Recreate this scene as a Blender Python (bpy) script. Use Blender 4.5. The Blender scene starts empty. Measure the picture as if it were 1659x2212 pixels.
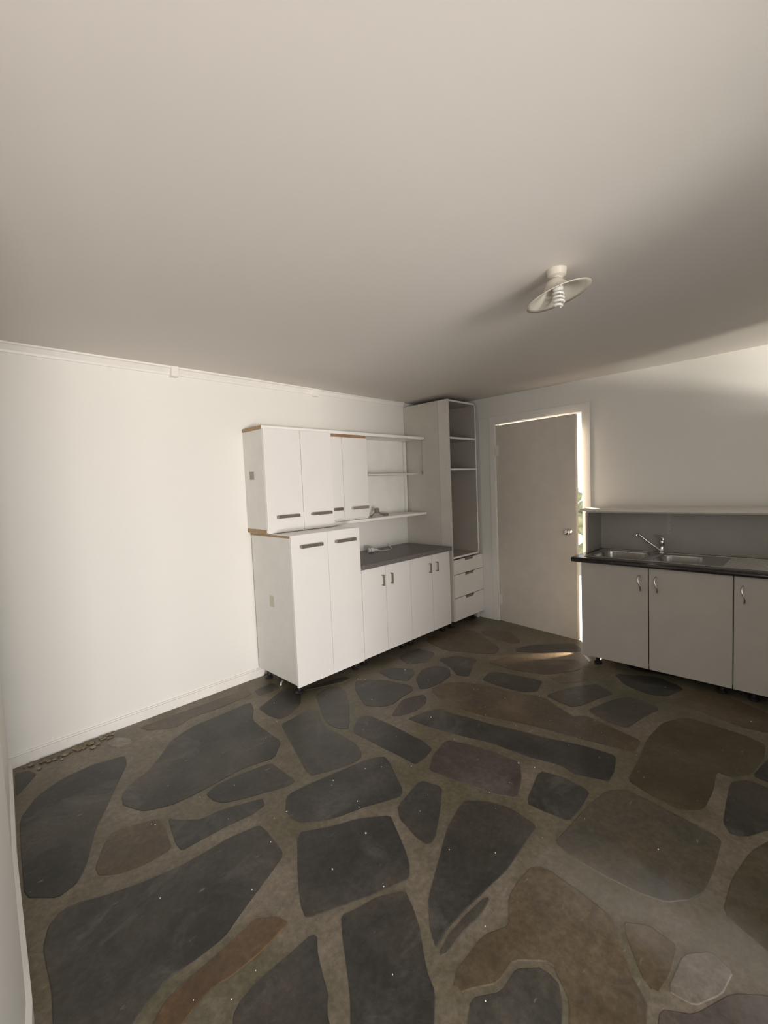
import bpy, bmesh, math, random
from mathutils import Vector, Matrix
from mathutils.geometry import tessellate_polygon

C = bpy.context.scene.collection
SC = bpy.context.scene

# ------------------------------------------------------------------ camera
cam_d = bpy.data.cameras.new('camera')
cam = bpy.data.objects.new('camera', cam_d)
C.objects.link(cam)
R_ = Vector((0.701348, -0.711646, -0.040869))
U_ = Vector((0.072635, 0.014312, 0.997256))
F_ = Vector((0.709109, 0.702392, -0.061728))
M = Matrix((R_, U_, -F_)).transposed().to_4x4()
M.translation = Vector((-4.1196, -3.1843, 1.4863))
cam.matrix_world = M
cam_d.sensor_fit = 'HORIZONTAL'
cam_d.sensor_width = 36
cam_d.lens = 20.8368
cam_d.clip_start = 0.02
SC.camera = cam

# ------------------------------------------------------------------ world
w = bpy.data.worlds.new('world')
SC.world = w
w.use_nodes = True
wn = w.node_tree.nodes
bg = wn['Background']
bg.inputs['Color'].default_value = (0.93, 0.95, 1.0, 1)
bg.inputs['Strength'].default_value = 1.1

# ------------------------------------------------------------------ daylight
def light(name, kind, loc, rot, energy, color, **kw):
    d = bpy.data.lights.new(name, kind)
    d.energy = energy
    d.color = color
    for k, v in kw.items():
        setattr(d, k, v)
    o = bpy.data.objects.new(name, d)
    C.objects.link(o)
    o.location = loc
    o.rotation_euler = rot
    return o

def aim(o, target):
    o.rotation_euler = (Vector(target) - o.location).to_track_quat('-Z', 'Y').to_euler()

# low sun outside the entrance door: squeezes through the gap of the door left ajar
sun = light('sun', 'SUN', (4, 1, 3), (0, 0, 0), 30.0, (1.0, 0.86, 0.74), angle=math.radians(1.0))
sun.rotation_euler = Vector((-0.50, -0.40, -0.36)).to_track_quat('-Z', 'Y').to_euler()
# sky light in the wide garden doorway behind the camera
sky = light('doorway_daylight', 'AREA', (-3.75, -3.92, 1.15), (0, 0, 0), 25.0, (0.97, 0.98, 1.0),
            shape='RECTANGLE', size=1.6, size_y=1.9)
aim(sky, (-3.1, 0.0, 0.75))
# sunlit ground beyond that doorway, shining in low and up to the ceiling
gnd = light('sunlit_ground', 'AREA', (-5.5, -9.0, 0.3), (0, 0, 0), 660.0, (1.0, 0.955, 0.91),
            shape='RECTANGLE', size=2.0, size_y=1.6)
aim(gnd, (-3.2, -1.0, 1.2))
# bright patch of ground seen by the small high window at the right end of that wall
win = light('window_bounce', 'AREA', (-2.65, -9.0, 0.2), (0, 0, 0), 13.0, (1.0, 0.97, 0.86),
            shape='RECTANGLE', size=0.6, size_y=0.5, spread=math.radians(36))
aim(win, (-0.5, -3.8, 1.95))
# added spot standing in for sun reflected off the sink cupboard's end
glint = light('glint_stand_in', 'SPOT', (-0.27, -1.812, 0.060), (0, 0, 0), 70.0, (1.0, 0.74, 0.54),
              spot_size=math.radians(20), spot_blend=1.0, shadow_soft_size=0.004)
aim(glint, (-0.60, -1.56, 0.0))

SC.view_settings.view_transform = 'Standard'
SC.view_settings.look = 'None'
SC.view_settings.exposure = 0.0
SC.view_settings.gamma = 1.0
SC.view_settings.use_curve_mapping = False

# ------------------------------------------------------------------ materials
MATS = {}
def mat(name, col, rough=0.5, metal=0.0, col2=None, scale=8.0, bump=0.0, bscale=60.0, spec=0.5, coat=0.0):
    if name in MATS:
        return MATS[name]
    m = bpy.data.materials.new(name)
    m.use_nodes = True
    nt = m.node_tree
    b = nt.nodes['Principled BSDF']
    b.inputs['Roughness'].default_value = rough
    b.inputs['Metallic'].default_value = metal
    b.inputs['Specular IOR Level'].default_value = spec
    b.inputs['Coat Weight'].default_value = coat
    tc = nt.nodes.new('ShaderNodeTexCoord')
    n = nt.nodes.new('ShaderNodeTexNoise')
    n.inputs['Scale'].default_value = scale
    n.inputs['Detail'].default_value = 5
    nt.links.new(tc.outputs['Object'], n.inputs['Vector'])
    r = nt.nodes.new('ShaderNodeValToRGB')
    c2 = col2 if col2 else tuple(c * 0.95 for c in col)
    r.color_ramp.elements[0].position = 0.35
    r.color_ramp.elements[1].position = 0.65
    r.color_ramp.elements[0].color = (*c2, 1)
    r.color_ramp.elements[1].color = (*col, 1)
    nt.links.new(n.outputs['Fac'], r.inputs['Fac'])
    nt.links.new(r.outputs['Color'], b.inputs['Base Color'])
    if bump > 0:
        n2 = nt.nodes.new('ShaderNodeTexNoise')
        n2.inputs['Scale'].default_value = bscale
        n2.inputs['Detail'].default_value = 6
        nt.links.new(tc.outputs['Object'], n2.inputs['Vector'])
        bp = nt.nodes.new('ShaderNodeBump')
        bp.inputs['Strength'].default_value = bump
        bp.inputs['Distance'].default_value = 0.01
        nt.links.new(n2.outputs['Fac'], bp.inputs['Height'])
        nt.links.new(bp.outputs['Normal'], b.inputs['Normal'])
    MATS[name] = m
    return m

def stone_mat(name, c1, c2, c3, speck=0.35, patch=(0.10, 0.08, 0.058), pamt=0.35):
    """slate: two-tone mottling, per-stone variation, pale scuffs and chips"""
    m = bpy.data.materials.new(name)
    m.use_nodes = True
    nt = m.node_tree
    N = nt.nodes.new
    Lk = nt.links.new
    b = nt.nodes['Principled BSDF']
    geo = N('ShaderNodeNewGeometry')
    oi = N('ShaderNodeObjectInfo')
    add = N('ShaderNodeVectorMath'); add.operation = 'ADD'
    Lk(geo.outputs['Position'], add.inputs[0])
    sc = N('ShaderNodeVectorMath'); sc.operation = 'SCALE'
    sc.inputs[0].default_value = (7, 3, 5)
    Lk(oi.outputs['Random'], sc.inputs['Scale'])
    Lk(sc.outputs['Vector'], add.inputs[1])
    n1 = N('ShaderNodeTexNoise'); n1.inputs['Scale'].default_value = 3.2; n1.inputs['Detail'].default_value = 6
    n1.inputs['Roughness'].default_value = 0.62
    Lk(add.outputs['Vector'], n1.inputs['Vector'])
    r1 = N('ShaderNodeValToRGB')
    e = r1.color_ramp.elements
    e[0].position = 0.36; e[0].color = (*c1, 1)
    e[1].position = 0.66; e[1].color = (*c3, 1)
    k = e.new(0.52); k.color = (*c2, 1)
    Lk(n1.outputs['Fac'], r1.inputs['Fac'])
    # broad patches of another tone inside one stone
    n0 = N('ShaderNodeTexNoise'); n0.inputs['Scale'].default_value = 1.9; n0.inputs['Detail'].default_value = 7
    n0.inputs['Roughness'].default_value = 0.66; n0.inputs['Distortion'].default_value = 0.5
    ofs = N('ShaderNodeVectorMath'); ofs.operation = 'ADD'; ofs.inputs[1].default_value = (11.3, 4.7, 0)
    Lk(add.outputs['Vector'], ofs.inputs[0]); Lk(ofs.outputs['Vector'], n0.inputs['Vector'])
    r0 = N('ShaderNodeMapRange'); r0.interpolation_type = 'SMOOTHSTEP'
    r0.inputs['From Min'].default_value = 0.47; r0.inputs['From Max'].default_value = 0.62
    r0.inputs['To Max'].default_value = pamt
    Lk(n0.outputs['Fac'], r0.inputs['Value'])
    mp = N('ShaderNodeMix'); mp.data_type = 'RGBA'
    mp.inputs['B'].default_value = (*patch, 1)
    Lk(r0.outputs['Result'], mp.inputs['Factor']); Lk(r1.outputs['Color'], mp.inputs['A'])
    # fine scuffs
    n2 = N('ShaderNodeTexNoise'); n2.inputs['Scale'].default_value = 42; n2.inputs['Detail'].default_value = 8
    n2.inputs['Roughness'].default_value = 0.7
    Lk(add.outputs['Vector'], n2.inputs['Vector'])
    r2 = N('ShaderNodeValToRGB')
    r2.color_ramp.elements[0].position = 0.40; r2.color_ramp.elements[0].color = (0.78, 0.78, 0.78, 1)
    r2.color_ramp.elements[1].position = 0.72; r2.color_ramp.elements[1].color = (1.5, 1.47, 1.42, 1)
    Lk(n2.outputs['Fac'], r2.inputs['Fac'])
    mx = N('ShaderNodeMix'); mx.data_type = 'RGBA'; mx.blend_type = 'MULTIPLY'
    mx.inputs['Factor'].default_value = 0.8
    Lk(mp.outputs['Result'], mx.inputs['A']); Lk(r2.outputs['Color'], mx.inputs['B'])
    # dusty film and scratches
    n3 = N('ShaderNodeTexNoise'); n3.inputs['Scale'].default_value = 1.7; n3.inputs['Detail'].default_value = 9
    n3.inputs['Distortion'].default_value = 1.4; n3.inputs['Roughness'].default_value = 0.72
    Lk(add.outputs['Vector'], n3.inputs['Vector'])
    r3 = N('ShaderNodeValToRGB')
    r3.color_ramp.elements[0].position = 0.55; r3.color_ramp.elements[0].color = (0, 0, 0, 1)
    r3.color_ramp.elements[1].position = 0.78; r3.color_ramp.elements[1].color = (1, 1, 1, 1)
    Lk(n3.outputs['Fac'], r3.inputs['Fac'])
    ms = N('ShaderNodeMath'); ms.operation = 'MULTIPLY'; ms.inputs[1].default_value = speck
    Lk(r3.outputs['Color'], ms.inputs[0])
    mx2 = N('ShaderNodeMix'); mx2.data_type = 'RGBA'
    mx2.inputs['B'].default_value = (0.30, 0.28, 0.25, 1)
    # light past the doorway jamb, painted as a pale band across the right front
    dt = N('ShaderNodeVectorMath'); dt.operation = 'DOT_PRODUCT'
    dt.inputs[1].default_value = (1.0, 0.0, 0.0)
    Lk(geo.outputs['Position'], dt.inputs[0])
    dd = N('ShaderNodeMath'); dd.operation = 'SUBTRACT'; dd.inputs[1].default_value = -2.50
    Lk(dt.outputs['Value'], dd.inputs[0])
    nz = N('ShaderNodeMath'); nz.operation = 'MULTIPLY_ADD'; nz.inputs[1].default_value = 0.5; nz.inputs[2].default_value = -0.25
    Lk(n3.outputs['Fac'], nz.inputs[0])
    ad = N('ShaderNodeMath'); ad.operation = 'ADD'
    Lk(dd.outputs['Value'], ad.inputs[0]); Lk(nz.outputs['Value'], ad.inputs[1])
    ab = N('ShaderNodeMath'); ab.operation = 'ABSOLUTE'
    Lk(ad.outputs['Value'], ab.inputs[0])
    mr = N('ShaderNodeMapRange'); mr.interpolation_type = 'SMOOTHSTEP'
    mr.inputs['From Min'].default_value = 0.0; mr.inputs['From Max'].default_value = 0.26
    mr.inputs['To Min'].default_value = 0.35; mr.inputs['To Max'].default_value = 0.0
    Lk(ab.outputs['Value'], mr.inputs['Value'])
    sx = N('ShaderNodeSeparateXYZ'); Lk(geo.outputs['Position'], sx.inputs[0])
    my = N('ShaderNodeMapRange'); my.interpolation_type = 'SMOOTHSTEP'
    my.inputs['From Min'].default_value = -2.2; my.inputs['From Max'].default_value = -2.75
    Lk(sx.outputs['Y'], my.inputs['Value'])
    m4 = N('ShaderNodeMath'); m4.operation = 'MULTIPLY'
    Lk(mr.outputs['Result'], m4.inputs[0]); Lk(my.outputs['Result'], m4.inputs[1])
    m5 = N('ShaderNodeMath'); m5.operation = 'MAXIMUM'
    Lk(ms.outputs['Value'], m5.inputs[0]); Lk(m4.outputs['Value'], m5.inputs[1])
    # short pale scratches and flecks
    mpg = N('ShaderNodeMapping'); mpg.inputs['Scale'].default_value = (16, 46, 20); mpg.inputs['Rotation'].default_value = (0, 0, 0.9)
    Lk(add.outputs['Vector'], mpg.inputs['Vector'])
    nf = N('ShaderNodeTexNoise'); nf.inputs['Scale'].default_value = 1.0; nf.inputs['Detail'].default_value = 3
    Lk(mpg.outputs['Vector'], nf.inputs['Vector'])
    rf = N('ShaderNodeMapRange'); rf.inputs['From Min'].default_value = 0.70; rf.inputs['From Max'].default_value = 0.80
    rf.inputs['To Max'].default_value = 0.55
    Lk(nf.outputs['Fac'], rf.inputs['Value'])
    m6 = N('ShaderNodeMath'); m6.operation = 'MAXIMUM'
    Lk(m5.outputs['Value'], m6.inputs[0]); Lk(rf.outputs['Result'], m6.inputs[1])
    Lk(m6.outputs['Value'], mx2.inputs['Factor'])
    Lk(mx.outputs['Result'], mx2.inputs['A'])
    Lk(mx2.outputs['Result'], b.inputs['Base Color'])
    rr = N('ShaderNodeMapRange')
    rr.inputs['To Min'].default_value = 0.26; rr.inputs['To Max'].default_value = 0.52
    Lk(n2.outputs['Fac'], rr.inputs['Value'])
    Lk(rr.outputs['Result'], b.inputs['Roughness'])
    bp = N('ShaderNodeBump'); bp.inputs['Strength'].default_value = 0.25; bp.inputs['Distance'].default_value = 0.01
    Lk(n1.outputs['Fac'], bp.inputs['Height'])
    Lk(bp.outputs['Normal'], b.inputs['Normal'])
    b.inputs['Specular IOR Level'].default_value = 0.35
    MATS[name] = m
    return m

wall_m = mat('wall_paint', (0.80, 0.775, 0.72), 0.62, bump=0.06, bscale=14, scale=1.2, col2=(0.785, 0.765, 0.715))
ceil_m = mat('ceiling_paint', (0.71, 0.665, 0.62), 0.8, bump=0.05, bscale=4, scale=0.8, col2=(0.695, 0.655, 0.605))
trim_m = mat('gloss_trim_paint', (0.84, 0.81, 0.76), 0.32)
white_m = mat('white_laminate', (0.81, 0.78, 0.745), 0.34, col2=(0.80, 0.77, 0.735))
side_m = mat('white_carcass_board', (0.72, 0.70, 0.66), 0.5)
edge_m = mat('white_edge_tape', (0.90, 0.88, 0.83), 0.3)
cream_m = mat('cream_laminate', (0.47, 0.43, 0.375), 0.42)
ply_m = mat('raw_chipboard', (0.42, 0.30, 0.17), 0.8, col2=(0.30, 0.20, 0.11), scale=90, bump=0.2, bscale=200)
brown_m = mat('brown_batten', (0.36, 0.21, 0.12), 0.7, col2=(0.28, 0.16, 0.09), scale=30)
steel_m = mat('brushed_steel', (0.60, 0.58, 0.55), 0.30, 1.0, col2=(0.5, 0.48, 0.46), scale=40)
chrome_m = mat('chrome', (0.80, 0.79, 0.77), 0.10, 1.0)
bar_m = mat('grey_metal_handle', (0.30, 0.27, 0.23), 0.42, 0.75)
black_m = mat('black_plastic', (0.012, 0.012, 0.012), 0.45)
grey_top_m = mat('grey_speckled_laminate', (0.20, 0.18, 0.17), 0.42, col2=(0.10, 0.088, 0.083), scale=120)
dark_top_m = mat('dark_worktop', (0.035, 0.025, 0.024), 0.22, col2=(0.02, 0.015, 0.015), scale=60)
plastic_m = mat('white_plastic', (0.75, 0.73, 0.68), 0.35)
shade_m = mat('enamel_shade', (0.66, 0.61, 0.52), 0.4)
cfl_m = mat('cfl_tube', (0.80, 0.78, 0.72), 0.25)
gap_m = mat('shadow_gap', (0.02, 0.018, 0.016), 0.9)
yellow_m = mat('yellowed_sticker', (0.55, 0.52, 0.42), 0.6)
plate_m = mat('grey_plate', (0.30, 0.28, 0.25), 0.5)
dead_m = mat('dusty_cable', (0.24, 0.22, 0.19), 0.7)
grass_m = mat('garden_green', (0.42, 0.44, 0.30), 0.9, col2=(0.25, 0.28, 0.16), scale=9)
earth_m = mat('path_concrete', (0.45, 0.42, 0.37), 0.9, col2=(0.38, 0.36, 0.32), scale=6)

# ------------------------------------------------------------------ geometry helpers
def box(bm, x0, x1, y0, y1, z0, z1, bev=0.0):
    x0, x1 = min(x0, x1), max(x0, x1)
    y0, y1 = min(y0, y1), max(y0, y1)
    z0, z1 = min(z0, z1), max(z0, z1)
    r = bmesh.ops.create_cube(bm, size=1.0)
    vs = r['verts']
    bmesh.ops.scale(bm, vec=(x1 - x0, y1 - y0, z1 - z0), verts=vs)
    bmesh.ops.translate(bm, vec=((x0 + x1) / 2, (y0 + y1) / 2, (z0 + z1) / 2), verts=vs)
    if bev > 0:
        es = list({e for v in vs for e in v.link_edges})
        bmesh.ops.bevel(bm, geom=es, offset=min(bev, 0.45 * min(x1 - x0, y1 - y0, z1 - z0)),
                        segments=2, affect='EDGES', profile=0.5)

def obj(name, bm, m, parent=None, smooth=False, recalc=True):
    me = bpy.data.meshes.new(name)
    if recalc:
        bmesh.ops.recalc_face_normals(bm, faces=bm.faces)
    bm.to_mesh(me)
    bm.free()
    me.materials.append(m)
    if smooth:
        for p in me.polygons:
            p.use_smooth = True
    o = bpy.data.objects.new(name, me)
    C.objects.link(o)
    if parent is not None:
        o.parent = parent
        o.matrix_parent_inverse = Matrix.Translation(-parent_loc(parent))
    return o

def parent_loc(p):
    v = Vector(p.location)
    while p.parent is not None:
        v = v + Vector(p.parent.location) - parent_loc(p.parent) + Vector((0, 0, 0))
        break
    return v

def boxes(name, lst, m, parent=None, bev=0.0015):
    bm = bmesh.new()
    for b in lst:
        box(bm, *b, bev=bev)
    return obj(name, bm, m, parent)

def thing(name, label, cat, loc, group=None):
    o = bpy.data.objects.new(name, None)
    o.empty_display_size = 0.1
    C.objects.link(o)
    o.location = loc
    o['label'] = label
    o['category'] = cat
    if group:
        o['group'] = group
    return o

def tag(o, label, cat, group=None):
    o['label'] = label
    o['category'] = cat
    if group:
        o['group'] = group
    return o

def struct(o):
    o['kind'] = 'structure'
    return o

def tube(bm, pts, radii, seg=10, cap=True):
    pts = [Vector(p) for p in pts]
    if not isinstance(radii, (list, tuple)):
        radii = [radii] * len(pts)
    rings = []
    up = Vector((0, 0, 1))
    prev = None
    for i, p in enumerate(pts):
        t = (pts[min(i + 1, len(pts) - 1)] - pts[max(i - 1, 0)]).normalized()
        if prev is None:
            a = up if abs(t.z) < 0.9 else Vector((1, 0, 0))
            n = t.cross(a).normalized()
        else:
            n = (prev - t * prev.dot(t)).normalized()
        prev = n
        bn = t.cross(n)
        rings.append([bm.verts.new(p + (n * math.cos(2 * math.pi * k / seg) + bn * math.sin(2 * math.pi * k / seg)) * radii[i])
                      for k in range(seg)])
    for a, b in zip(rings, rings[1:]):
        for k in range(seg):
            bm.faces.new((a[k], a[(k + 1) % seg], b[(k + 1) % seg], b[k]))
    if cap:
        bm.faces.new(rings[0][::-1])
        bm.faces.new(rings[-1])

def spline(pts, n=8):
    P = [Vector(p) for p in pts]
    P = [2 * P[0] - P[1]] + P + [2 * P[-1] - P[-2]]
    out = []
    for i in range(1, len(P) - 2):
        for k in range(n):
            t = k / n
            a, b, c, d = P[i - 1], P[i], P[i + 1], P[i + 2]
            out.append(0.5 * ((2 * b) + (c - a) * t + (2 * a - 5 * b + 4 * c - d) * t * t + (3 * b - a - 3 * c + d) * t ** 3))
    out.append(P[-2])
    return out

def lathe(bm, prof, seg=40, mtx=None, closed=False):
    rings = []
    for r, z in prof:
        rings.append([bm.verts.new((r * math.cos(2 * math.pi * k / seg), r * math.sin(2 * math.pi * k / seg), z))
                      for k in range(seg)])
    for a, b in zip(rings, rings[1:]):
        for k in range(seg):
            bm.faces.new((a[k], a[(k + 1) % seg], b[(k + 1) % seg], b[k]))
    if closed:
        a, b = rings[-1], rings[0]
        for k in range(seg):
            bm.faces.new((a[k], a[(k + 1) % seg], b[(k + 1) % seg], b[k]))
    else:
        bm.faces.new(rings[0][::-1])
        bm.faces.new(rings[-1])
    if mtx is not None:
        bmesh.ops.transform(bm, matrix=mtx, verts=[v for r in rings for v in r])

def prism_x(bm, prof, x0, x1):
    """profile in (y,z) swept along x"""
    a = [bm.verts.new((x0, y, z)) for y, z in prof]
    b = [bm.verts.new((x1, y, z)) for y, z in prof]
    n = len(prof)
    for k in range(n):
        bm.faces.new((a[k], a[(k + 1) % n], b[(k + 1) % n], b[k]))
    bm.faces.new(a[::-1])
    bm.faces.new(b)

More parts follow.
